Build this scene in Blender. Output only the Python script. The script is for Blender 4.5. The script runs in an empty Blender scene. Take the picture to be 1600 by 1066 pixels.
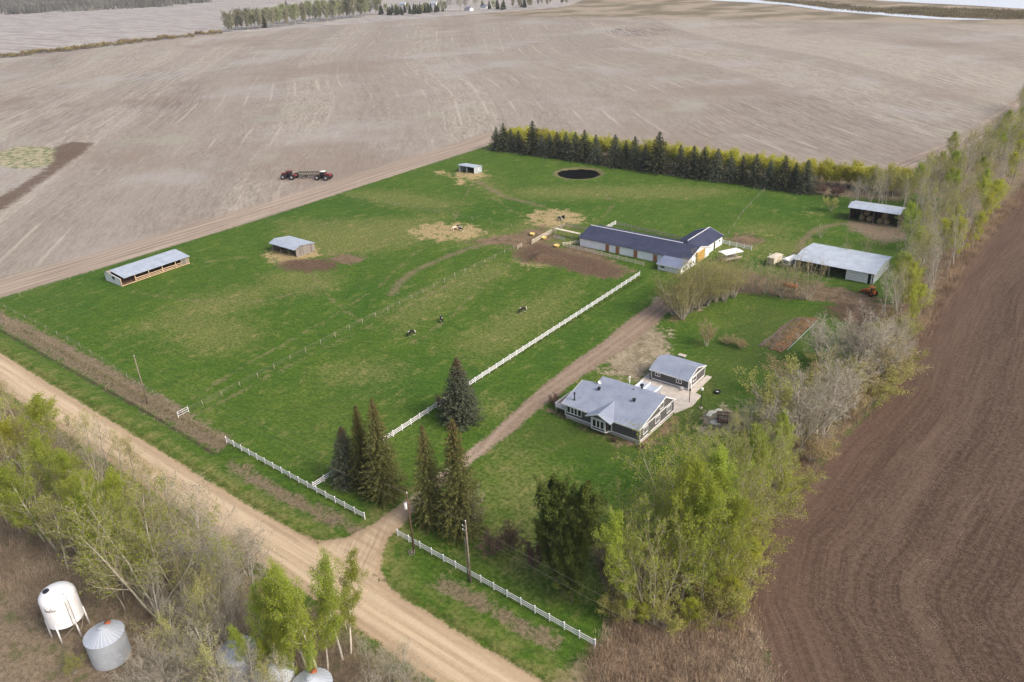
import bpy, math, random
import numpy as np
from mathutils import Vector, Matrix

# ------------------------------------------------------------------ camera, sky, sun, exposure
SC = bpy.context.scene
COL = SC.collection
R = math.radians
HGT = 82.0                                   # drone height above the yard
FPX, PITCH, ROLL, AZ = 1242.536, 0.46186809, -0.0490691, -0.6916334
FW = np.array([math.sin(AZ)*math.cos(PITCH), math.cos(AZ)*math.cos(PITCH), -math.sin(PITCH)])
_r = np.array([math.cos(AZ), -math.sin(AZ), 0.0]); _u = np.cross(_r, FW)
RI = _r*math.cos(ROLL) + _u*math.sin(ROLL); UP = np.cross(RI, FW)
CAMP = np.array([0, 0, HGT])
cd = bpy.data.cameras.new('camera'); cam = bpy.data.objects.new('camera', cd); COL.objects.link(cam)
cd.sensor_width = 36; cd.lens = 36*FPX/1600; cd.clip_start = 1; cd.clip_end = 20000
M = Matrix(((RI[0], UP[0], -FW[0], 0), (RI[1], UP[1], -FW[1], 0), (RI[2], UP[2], -FW[2], HGT), (0, 0, 0, 1)))
cam.matrix_world = M
SC.camera = cam

SUN_EL, SUN_AZ = R(42), R(84)                # azimuth from +y towards +x
w = bpy.data.worlds.new('World'); SC.world = w; w.use_nodes = True
nt = w.node_tree; nt.nodes.clear()
sky = nt.nodes.new('ShaderNodeTexSky'); sky.sky_type = 'NISHITA'; sky.sun_disc = False
sky.sun_elevation = SUN_EL; sky.sun_rotation = SUN_AZ
sky.air_density = .85; sky.dust_density = 6.0; sky.ozone_density = .9
bg = nt.nodes.new('ShaderNodeBackground'); bg.inputs[1].default_value = 0.15
wo = nt.nodes.new('ShaderNodeOutputWorld')
nt.links.new(sky.outputs[0], bg.inputs[0]); nt.links.new(bg.outputs[0], wo.inputs[0])
sl = bpy.data.lights.new('sun', 'SUN'); sl.energy = 1.25; sl.angle = R(20); sl.color = (1, .95, .87)
so = bpy.data.objects.new('sun', sl); COL.objects.link(so)
sd_ = Vector((math.sin(SUN_AZ)*math.cos(SUN_EL), math.cos(SUN_AZ)*math.cos(SUN_EL), math.sin(SUN_EL)))
so.rotation_euler = sd_.to_track_quat('Z', 'Y').to_euler(); so.location = (60, 60, 300)
SC.view_settings.view_transform = 'Standard'; SC.view_settings.look = 'None'
SC.view_settings.exposure = 0.56; SC.view_settings.gamma = 1
SC.render.engine = 'CYCLES'
SC.cycles.max_bounces = 5; SC.cycles.diffuse_bounces = 3; SC.cycles.glossy_bounces = 2
SC.cycles.transparent_max_bounces = 4; SC.cycles.volume_bounces = 0
SC.cycles.use_denoising = True; SC.cycles.denoiser = 'OPENIMAGEDENOISE'; SC.cycles.denoising_input_passes = 'RGB_ALBEDO_NORMAL'; SC.cycles.denoising_prefilter = 'NONE'

def ray(x, y): return FW*FPX + RI*(x-800) - UP*(y-533)
def G(x, y, z=0.0):
    """survey: ground point (at height z) seen at photograph position x, y"""
    d = ray(x, y); return CAMP + d*((z-HGT)/d[2])
def HT(b, t):
    g = G(*b); d = ray(*t); k = (g[:2]@d[:2])/(d[:2]@d[:2]); return float((CAMP+d*k)[2])
def PX(p):
    q = np.asarray(p, float)-CAMP; k = FPX/(q@FW); return np.array([800+(q@RI)*k, 533-(q@UP)*k])
def GP(pts): return [tuple(G(*q)[:2]) for q in pts]

# ------------------------------------------------------------------ node helper
class NB:
    def __init__(s, name):
        s.m = bpy.data.materials.new(name); s.m.use_nodes = True; s.t = s.m.node_tree; s.t.nodes.clear()
        s.out = s.t.nodes.new('ShaderNodeOutputMaterial')
    def n(s, typ, **k):
        o = s.t.nodes.new(typ)
        for a, b in k.items(): setattr(o, a, b)
        return o
    def set(s, sock, v):
        if isinstance(v, bpy.types.NodeSocket): s.t.links.new(v, sock)
        elif isinstance(v, (tuple, list)) and len(v) == 3 and sock.type == 'RGBA': sock.default_value = (*v, 1)
        else: sock.default_value = v
    def math(s, op, a, b=0.0, c=None, clamp=False):
        o = s.n('ShaderNodeMath', operation=op, use_clamp=clamp); s.set(o.inputs[0], a); s.set(o.inputs[1], b)
        if c is not None: s.set(o.inputs[2], c)
        return o.outputs[0]
    def add(s, a, b): return s.math('ADD', a, b)
    def sub(s, a, b): return s.math('SUBTRACT', a, b)
    def mul(s, a, b): return s.math('MULTIPLY', a, b)
    def mad(s, a, b, c): return s.math('MULTIPLY_ADD', a, b, c)
    def ss(s, v, lo, hi, a=0.0, b=1.0):
        o = s.n('ShaderNodeMapRange', interpolation_type='SMOOTHSTEP'); s.set(o.inputs[0], v)
        for i, q in zip((1, 2, 3, 4), (lo, hi, a, b)): s.set(o.inputs[i], q)
        return o.outputs[0]
    def mix(s, f, a, b, blend='MIX'):
        o = s.n('ShaderNodeMix', data_type='RGBA', blend_type=blend); s.set(o.inputs[0], f); s.set(o.inputs[6], a); s.set(o.inputs[7], b)
        return o.outputs[2]
    def noise(s, vec, scale, detail=2.0, rough=.5, dist=0.0, color=False):
        o = s.n('ShaderNodeTexNoise'); o.inputs['Scale'].default_value = scale; o.inputs['Detail'].default_value = detail
        o.inputs['Roughness'].default_value = rough; o.inputs['Distortion'].default_value = dist
        if vec is not None: s.set(o.inputs['Vector'], vec)
        return o.outputs[1] if color else o.outputs[0]
    def attr(s, name):
        o = s.n('ShaderNodeAttribute'); o.attribute_name = name; return o.outputs['Fac']
    def pos(s): return s.n('ShaderNodeNewGeometry').outputs['Position']
    def obj(s): return s.n('ShaderNodeTexCoord').outputs['Object']
    def rnd(s): return s.n('ShaderNodeObjectInfo').outputs['Random']
    def sep(s, v):
        o = s.n('ShaderNodeSeparateXYZ'); s.set(o.inputs[0], v); return o.outputs
    def comb(s, x, y, z=0.0):
        o = s.n('ShaderNodeCombineXYZ'); s.set(o.inputs[0], x); s.set(o.inputs[1], y); s.set(o.inputs[2], z); return o.outputs[0]
    def bump(s, h, strength=.5, dist=.1):
        o = s.n('ShaderNodeBump'); s.set(o.inputs['Height'], h); o.inputs['Strength'].default_value = strength; o.inputs['Distance'].default_value = dist
        return o.outputs[0]
    def hsv(s, col, h=.5, sat=1.0, v=1.0):
        o = s.n('ShaderNodeHueSaturation'); s.set(o.inputs['Color'], col); s.set(o.inputs['Hue'], h); s.set(o.inputs['Saturation'], sat); s.set(o.inputs['Value'], v)
        return o.outputs[0]
    def pbr(s, col, rough=.8, metal=0.0, normal=None, spec=.3):
        o = s.n('ShaderNodeBsdfPrincipled'); s.set(o.inputs['Base Color'], col); s.set(o.inputs['Roughness'], rough); s.set(o.inputs['Metallic'], metal)
        o.inputs['Specular IOR Level'].default_value = spec
        if normal is not None: s.set(o.inputs['Normal'], normal)
        s.t.links.new(o.outputs[0], s.out.inputs[0]); return s.m
    def leaf(s, col, trans=.35):
        d = s.n('ShaderNodeBsdfDiffuse'); s.set(d.inputs[0], col); t = s.n('ShaderNodeBsdfTranslucent'); s.set(t.inputs[0], col)
        x = s.n('ShaderNodeMixShader'); x.inputs[0].default_value = trans
        s.t.links.new(d.outputs[0], x.inputs[1]); s.t.links.new(t.outputs[0], x.inputs[2]); s.t.links.new(x.outputs[0], s.out.inputs[0]); return s.m

# ------------------------------------------------------------------ scene bookkeeping
def tag(o, label=None, cat=None, group=None, kind=None):
    for k, v in (('label', label), ('category', cat), ('group', group), ('kind', kind)):
        if v: o[k] = v
    return o
def thing(name, label, cat, loc=(0, 0, 0), rz=0.0, group=None):
    o = bpy.data.objects.new(name, None); COL.objects.link(o); o.empty_display_size = .3
    o.location = loc; o.rotation_euler = (0, 0, rz)
    return tag(o, label, cat, group)
def npmesh(name, V, loops_quads=None, tris=None, mats=(), mi=None, smooth=False):
    """mesh from arrays: V (n,3), quads (k,4), tris (m,3)"""
    me = bpy.data.meshes.new(name)
    q = np.zeros((0, 4), np.int32) if loops_quads is None else np.asarray(loops_quads, np.int32)
    t = np.zeros((0, 3), np.int32) if tris is None else np.asarray(tris, np.int32)
    me.vertices.add(len(V)); me.vertices.foreach_set('co', np.asarray(V, np.float32).ravel())
    L = np.concatenate([q.ravel(), t.ravel()]); me.loops.add(len(L)); me.loops.foreach_set('vertex_index', L)
    st = np.concatenate([np.arange(len(q))*4, len(q)*4+np.arange(len(t))*3]).astype(np.int32)
    me.polygons.add(len(st)); me.polygons.foreach_set('loop_start', st)
    if mi is not None: me.polygons.foreach_set('material_index', np.asarray(mi, np.int32))
    if smooth: me.polygons.foreach_set('use_smooth', np.ones(len(st), bool))
    for m in mats: me.materials.append(m)
    me.update(calc_edges=True); return me
def link(name, me, parent=None, loc=None, label=None):
    o = bpy.data.objects.new(name, me); COL.objects.link(o)
    if parent: o.parent = parent
    if loc is not None: o.location = loc
    if label: o['label'] = label
    return o

class MB:
    """collects boxes, bars, tubes and polygons; build() links them as ONE mesh object"""
    def __init__(s): s.v = []; s.f = []; s.mi = []; s.sm = []
    def face(s, pts, mi=0, sm=False):
        b = len(s.v); s.v += [tuple(map(float, p)) for p in pts]; s.f.append(tuple(range(b, b+len(pts)))); s.mi.append(mi); s.sm.append(sm)
    def raw(s, vs, fs, mi=0, sm=False):
        b = len(s.v); s.v += [tuple(map(float, p)) for p in vs]
        for f in fs: s.f.append(tuple(b+i for i in f)); s.mi.append(mi); s.sm.append(sm)
    def box(s, x0, x1, y0, y1, z0, z1, mi=0):
        s.raw([(x0,y0,z0),(x1,y0,z0),(x1,y1,z0),(x0,y1,z0),(x0,y0,z1),(x1,y0,z1),(x1,y1,z1),(x0,y1,z1)],
              [(3,2,1,0),(4,5,6,7),(0,1,5,4),(1,2,6,5),(2,3,7,6),(3,0,4,7)], mi)
    def bar(s, a, b, wd, h, mi=0):
        """rectangular bar from a to b (centre line), wd across, h in the upright sense"""
        a = Vector(a); b = Vector(b); d = (b-a).normalized()
        up = Vector((0, 0, 1)) if abs(d.z) < .95 else Vector((0, 1, 0))
        sx = d.cross(up).normalized()*(wd/2); uz = sx.cross(d).normalized()*(h/2)
        vs = [a-sx-uz, a+sx-uz, a+sx+uz, a-sx+uz, b-sx-uz, b+sx-uz, b+sx+uz, b-sx+uz]
        s.raw(vs, [(0,1,2,3),(7,6,5,4),(4,5,1,0),(5,6,2,1),(6,7,3,2),(7,4,0,3)], mi)
    def tube(s, pts, rads, n=8, mi=0, cap=True, sm=True):
        pts = [Vector(p) for p in pts]; b = len(s.v)
        if not hasattr(rads, '__len__'): rads = [rads]*len(pts)
        for i, p in enumerate(pts):
            d = (pts[min(i+1, len(pts)-1)]-pts[max(i-1, 0)]).normalized()
            up = Vector((0, 0, 1)) if abs(d.z) < .95 else Vector((1, 0, 0))
            x = d.cross(up).normalized(); y = d.cross(x)
            for k in range(n):
                a = 2*math.pi*k/n; s.v.append(tuple(p+(x*math.cos(a)+y*math.sin(a))*rads[i]))
        for i in range(len(pts)-1):
            for k in range(n):
                k2 = (k+1) % n
                s.f.append((b+i*n+k, b+i*n+k2, b+(i+1)*n+k2, b+(i+1)*n+k)); s.mi.append(mi); s.sm.append(sm)
        if cap:
            s.f.append(tuple(b+k for k in range(n))[::-1]); s.mi.append(mi); s.sm.append(False)
            s.f.append(tuple(b+(len(pts)-1)*n+k for k in range(n))); s.mi.append(mi); s.sm.append(False)
    def lathe(s, prof, c=(0, 0, 0), n=24, mi=0, sm=True):
        b = len(s.v)
        for r, z in prof:
            for k in range(n):
                a = 2*math.pi*k/n; s.v.append((c[0]+r*math.cos(a), c[1]+r*math.sin(a), c[2]+z))
        for i in range(len(prof)-1):
            for k in range(n):
                k2 = (k+1) % n
                s.f.append((b+i*n+k, b+i*n+k2, b+(i+1)*n+k2, b+(i+1)*n+k)); s.mi.append(mi); s.sm.append(sm)
    def prism(s, poly, axis, a0, a1, mi=0):
        """extrude a polygon given in the other two axes along axis 0/1/2"""
        def pt(p, a):
            q = list(p); q.insert(axis, a); return q
        n = len(poly); b = [pt(p, a0) for p in poly]; t = [pt(p, a1) for p in poly]
        s.raw(b+t, [tuple(range(n))[::-1], tuple(range(n, 2*n))]+[(i, (i+1) % n, n+(i+1) % n, n+i) for i in range(n)], mi)
    def build(s, name, mats, parent=None, label=None, fix=True):
        me = bpy.data.meshes.new(name); me.from_pydata(s.v, [], s.f)
        for m in (mats if isinstance(mats, (list, tuple)) else [mats]): me.materials.append(m)
        me.polygons.foreach_set('material_index', s.mi); me.polygons.foreach_set('use_smooth', s.sm)
        me.update()
        if fix:
            import bmesh
            bm = bmesh.new(); bm.from_mesh(me); bmesh.ops.recalc_face_normals(bm, faces=bm.faces[:]); bm.to_mesh(me); bm.free()
        return link(name, me, parent, None, label)
# ------------------------------------------------------------------ the land: one surveyed grid, cut into ground, roads and fields
def sdf(poly, X, Y, reach=14.0):
    """signed distance (m, inside positive), clipped to +-reach"""
    out = np.full(X.shape, -reach); P = np.array(poly)
    bx = (X > P[:, 0].min()-reach) & (X < P[:, 0].max()+reach) & (Y > P[:, 1].min()-reach) & (Y < P[:, 1].max()+reach)
    x = X[bx]; y = Y[bx]; d2 = np.full(x.shape, 1e12); ins = np.zeros(x.shape, bool)
    for i in range(len(P)):
        a = P[i-1]; b = P[i]; e = b-a; L = e@e+1e-9
        t = np.clip(((x-a[0])*e[0]+(y-a[1])*e[1])/L, 0, 1)
        d2 = np.minimum(d2, (x-a[0]-t*e[0])**2+(y-a[1]-t*e[1])**2)
        c = ((a[1] > y) != (b[1] > y)) & (x < (b[0]-a[0])*(y-a[1])/(b[1]-a[1]+1e-12)+a[0]); ins ^= c
    out[bx] = np.clip(np.where(ins, 1, -1)*np.sqrt(d2), -reach, reach); return out
def sdl(line, X, Y, half, reach=14.0):
    """signed distance to a thick polyline"""
    out = np.full(X.shape, -reach); P = np.array(line)
    bx = (X > P[:, 0].min()-reach-half) & (X < P[:, 0].max()+reach+half) & (Y > P[:, 1].min()-reach-half) & (Y < P[:, 1].max()+reach+half)
    x = X[bx]; y = Y[bx]; d2 = np.full(x.shape, 1e12)
    for a, b in zip(P[:-1], P[1:]):
        e = b-a; t = np.clip(((x-a[0])*e[0]+(y-a[1])*e[1])/(e@e+1e-9), 0, 1)
        d2 = np.minimum(d2, (x-a[0]-t*e[0])**2+(y-a[1]-t*e[1])**2)
    out[bx] = np.clip(half-np.sqrt(d2), -reach, reach); return out
def ell(cx, cy, rx, ry, n=24):
    """ellipse traced in the photograph, laid on the ground"""
    return GP([(cx+rx*math.cos(2*math.pi*k/n), cy+ry*math.sin(2*math.pi*k/n)) for k in range(n)])

ROAD = [(-420, 54.0), (-102.7, 54.2)] + GP([(427,811),(448,823),(470,835),(490,842),(505,846),(530,843),(548,838),(583,820),(612,799),(634,781),
        (650,794),(630,820),(608,842),(597,868),(596,892),(605,914),(628,936),(668,957),(709,984)]) + [(-43.8, 54.7), (80, 54.9), (80, 46.8), (-420, 46.4)]
DRIVE = GP([(634,783),(690,738),(737,699),(762,682),(800,645),(840,609),(890,570),(940,535),(985,497),(1030,466),
        (1050,482),(1025,505),(990,535),(940,568),(906,590),(866,622),(840,640),(800,675),(745,716),(700,752),(650,796)])
DLINE = GP([(560,850),(610,815),(641,789),(695,745),(741,707),(781,662),(820,628),(853,610),(897,580),(940,551),(987,516),(1040,474),(1090,440)])
YARD = GP([(935,574),(962,586),(1000,592),(1018,580),(1042,552),(1048,530),(1030,505),(985,520)])
FARMYARD = GP([(1035,475),(1060,445),(1100,430),(1120,420),(1180,425),(1240,437),(1300,446),(1372,466),(1396,485),(1382,515),(1335,505),(1300,472),(1240,466),(1190,458),(1150,458),(1100,472),(1060,500)])
CORRAL = GP([(806,398),(818,380),(852,372),(880,388),(913,383),(960,408),(985,424),(962,434),(935,433),(905,426),(868,414),(838,412),(815,408)])
STUB_E = [(-41, 700), (-47, 420), (-52, 370), (-62, 318), (-74, 300), (-120, 292), (-242, 294)]
STUB = [(-242, 294), (-239.5, 276), (-239, 150), (-240, 100), (-243, 62), (-245, 40), (-900, 40), (-1000, 300), (-930, 585), (-905, 835), (-760, 980), (-600, 1015),
        (-560, 1120), (-480, 1105), (-370, 985), (-300, 948), (-232, 895), (-180, 880), (-60, 920)] + STUB_E[:-1]
TILL = GP([(1600,290),(1545,370),(1480,440),(1430,540),(1399,600),(1325,679),(1246,770),(1194,810),(1174,862),(1167,937),(1189,993),(1211,1063)]) + [(-14, 58), (60, 58), (120, 60), (120, 900), (-28, 900), (-28, 420)]
FARF = [(-1010, 290), (-965, 352), (-929, 591), (-700, 1000), (-1400, 2600), (-6000, 6000), (-7000, -600), (-1300, -600)]
DITCH = [(-420, 60.6), (-218, 60.3), (-167, 60.7), (-143, 60.8), (-124, 60.2)]

# patches: (attribute, outline)
STRAW = [ell(455,400,46,15), ell(462,395,40,12), ell(735,274,32,7), ell(700,362,62,15), ell(868,341,50,15), ell(842,404,14,14), ell(836,413,30,5), ell(1270,333,10,3),
         ell(690,270,14,4), ell(722,284,12,6)]
DRY = [GP([(600,492),(640,462),(700,437),(782,405),(800,425),(740,455),(660,500),(640,520)]), GP([(740,270),(772,284),(800,306),(780,308),(750,290),(730,280)]),
       ell(760,372,70,12), ell(850,365,60,22), GP([(430,345),(640,340),(700,330),(660,380),(520,402),(480,396)]), GP([(540,300),(620,298),(720,316),(700,330),(600,320)]),
       GP([(755,740),(800,690),(880,760),(960,800),(930,850),(840,820),(760,800)]), GP([(700,540),(800,480),(900,440),(870,500),(760,560)]), ell(900,300,100,10), ell(330,520,70,30),
       ell(1020,300,120,10), ell(470,440,60,20), GP([(930,590),(1000,598),(1022,585),(1000,560),(960,575)]), ell(1160,385,40,14), ell(1230,390,50,16), ell(775,640,25,14), ell(1075,600,20,10),
       ell(1085,650,20,8), GP([(760,800),(850,800),(940,900),(940,930),(850,920),(730,860)]), ell(900,880,60,30), ell(560,580,60,16), ell(520,360,80,12), GP([(190,520),(300,470),(420,440),(420,470),(300,510)]), ell(1190,360,40,9)]
DIRT = [CORRAL, FARMYARD, ell(478,413,44,9), ell(543,404,23,8), GP([(866,640),(890,652),(940,676),(1000,704),(1030,690),(1062,652),(1053,646),(998,694),(884,650)]),
        ell(1165,375,26,9), GP([(720,378),(800,366),(850,352),(870,372),(800,384)]), GP([(780,372),(815,362),(850,375),(815,400)])]
WEED = [ell(34,248,52,15), ell(50,236,40,8)]
SOIL = [GP([(-30,340),(-5,312),(40,288),(72,266),(86,252),(84,232),(112,222),(140,224),(128,238),(104,252),(82,268),(40,298),(0,326)]), GP([(1300,482),(1318,476),(1395,500),(1400,540),(1350,545),(1330,500)]), ell(485,414,36,7), GP([(815,396),(840,384),(880,398),(935,410),(965,424),(950,430),(905,422),(862,410),(830,408)])]
TRACKS = [GP([(612,460),(625,440),(655,420),(700,400),(740,386),(790,372)]), GP([(1250,398),(1254,376),(1276,358),(1312,350),(1352,354),(1376,366)]), GP([(745,283),(790,308),(850,322)]), GP([(1330,472),(1352,465),(1330,500)])]
LITTER = [[(-330, 45.6), (-160, 45.4), (-104, 45.2), (-90, 44.6), (-73, 45.0), (-57, 45.6), (-48, 44), (-30, 40), (0, 20), (-60, -20), (-300, -20)],
          GP([(955,1000),(960,950),(930,860),(1000,880),(1080,840),(1150,810),(1200,760),(1240,700),(1320,650),(1395,590),(1420,520),(1400,480),(1430,450),(1490,380),(1590,300),(1600,285)]) + [(-28, 330), (-31, 250), (-29, 170), (-31, 120), (-33, 95), (-30, 86), (-22, 76), (-14, 68), (-8, 56), (-42, 55.5)],
          [(-62, 325), (-70, 296), (-46, 288), (-50, 262), (-44, 245), (-46, 222), (-28, 222), (-30, 340), (-36, 430), (-52, 430)],
          [(-236, 295), (-236, 273.5), (-90, 274.5), (-62, 280), (-62, 298)],
          GP([(1325,345),(1410,352),(1420,372),(1380,380),(1345,366),(1325,358)])]
VERGE = [[(-118, 58.4), (-100, 58.2), (-84, 59.2), (-83, 61), (-92, 61), (-118, 60.6)], [(-66, 59.2), (-45, 60), (-45, 61.6), (-66, 61.2)], [(-420, 61), (-124, 61), (-122, 64.5), (-150, 65.5), (-190, 66), (-225, 65), (-420, 65)]]
LUSH = [GP([(560,770),(620,790),(560,830),(500,800)]), GP([(0,470),(140,415),(300,380),(220,420),(120,500)]), GP([(1000,440),(1020,460),(760,640),(720,640)]), GP([(900,700),(1000,740),(1060,700),(1100,620),(1150,560),(1180,600),(1080,760),(960,800)]),
        ell(820,330,150,18), ell(560,470,120,30), GP([(1050,520),(1200,500),(1180,560),(1110,560)]), ell(500,330,120,30), ell(650,600,120,40), ell(1250,320,90,20)]
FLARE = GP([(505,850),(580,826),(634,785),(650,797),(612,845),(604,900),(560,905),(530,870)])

def axis(lo, hi, step, far_lo, far_hi, g):
    a = list(np.arange(lo, hi+step/2, step)); s = step; v = a[-1]
    while v < far_hi: s *= g; v += s; a.append(v)
    s = step; v = a[0]; pre = []
    while v > far_lo: s *= g; v -= s; pre.append(v)
    return np.array(pre[::-1]+a)
ax_ = axis(-248, 12, .6, -9000, 900, 1.045); ay_ = axis(14, 300, .6, -700, 9000, 1.045)
GX, GY = np.meshgrid(ax_, ay_)
def many(lst, f=sdf, reach=14.0):
    o = np.full(GX.shape, -reach)
    for p in lst: o = np.maximum(o, f(p, GX, GY, reach))
    return o
A = {}
A['road'] = many([ROAD]); A['drive'] = many([DRIVE]); A['stub'] = many([STUB], reach=60.0); A['till'] = many([TILL], reach=60.0); A['farf'] = many([FARF], reach=60.0)
A['straw'] = many(STRAW); A['dry'] = many(DRY); A['dirt'] = many(DIRT); A['soil'] = many(SOIL); A['litter'] = many(LITTER); A['verge'] = many(VERGE); A['lush'] = many(LUSH)
A['tan'] = many([YARD, ell(1137,664,40,24), ell(1060,470,40,12)]); A['lawn'] = many([GP([(800,690),(1010,720),(1090,690),(1180,560),(1290,520),(1340,470),(1330,440),(1290,480),(1130,520),(1080,600),(1060,650),(1000,700),(890,655),(840,650)]), GP([(1180,470),(1290,500),(1230,580),(1120,600),(1110,540)])])
A['flare'] = many([FLARE]); A['weed'] = many(WEED)
A['dline'] = -sdl(DLINE, GX, GY, 0.0)
tr = np.full(GX.shape, -14.0)
for p in TRACKS: tr = np.maximum(tr, sdl(p, GX, GY, 1.1))
tr = np.maximum(tr, sdl(ell(904,271,35,8.5)+[ell(904,271,35,8.5)[0]], GX, GY, 1.3)); A['track'] = tr
TRAILS = [GP([(500,402),(560,388),(640,366),(700,362)]), GP([(300,412),(360,404),(420,398)]), GP([(738,285),(722,320),(706,352)]), GP([(690,372),(640,402),(590,450),(500,505),(400,560),(300,622)]), GP([(292,655),(480,556),(604,494),(764,414)]),
          GP([(720,366),(790,358),(850,346)]), GP([(812,400),(760,440),(700,498),(640,540)]), GP([(200,455),(300,470),(420,470),(520,440)]), GP([(480,420),(520,470),(560,500)]), GP([(760,300),(800,330),(846,350)]), GP([(930,350),(960,320),(930,282)])]
tr2 = np.full(GX.shape, -14.0)
for p in TRAILS: tr2 = np.maximum(tr2, sdl(p, GX, GY, .25))
A['trail'] = tr2
A['ditch'] = sdl(DITCH, GX, GY, .55)
hn = np.sin(GX*.041+1.3)*np.cos(GY*.037+.4)+.6*np.sin(GX*.09-GY*.07)
GZ = .10*hn
GZ -= .75*np.exp(-np.maximum(-A['ditch'], 0)**2/2.2)
GZ -= .35*np.exp(-((GY-59.6)/1.3)**2)*((GX > -122) & (GX < -42) & (A['flare'] < -5))
GZ += .10*np.clip(A['road'], -1, 1)
GZ *= np.clip((-GX+2000)/1000, 0, 1)
def mound(c, rx, ry, h):
    global GZ
    GZ = GZ+h*np.exp(-(((GX-c[0])/rx)**2+((GY-c[1])/ry)**2))
mound(G(842,404), 2.2, 3.2, 1.1); mound(G(862,403), 4, 2.5, .8); mound(G(1137,662), 3.6, 3.0, 2.3); mound(G(455,397), 4.5, 2.6, .35); mound(G(865,340), 5, 4, .4); mound(G(700,362), 6, 4, .3)
mound(G(478,413), 4, 1.6, .3); mound(G(735,273), 4, 2, .3)
def zf(x, y):
    i = int(np.clip(np.searchsorted(ay_, y), 1, len(ay_)-1)); j = int(np.clip(np.searchsorted(ax_, x), 1, len(ax_)-1))
    return float(GZ[i, j])
POND = (G(904,271)[0], G(904,271)[1])
pd = sdf(ell(904,271,33,7.5), GX, GY); A['pond'] = pd
GZ = np.where(pd > -3, GZ*.3-.7*np.clip((pd+1.2)/2.4, 0, 1), GZ)

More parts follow.
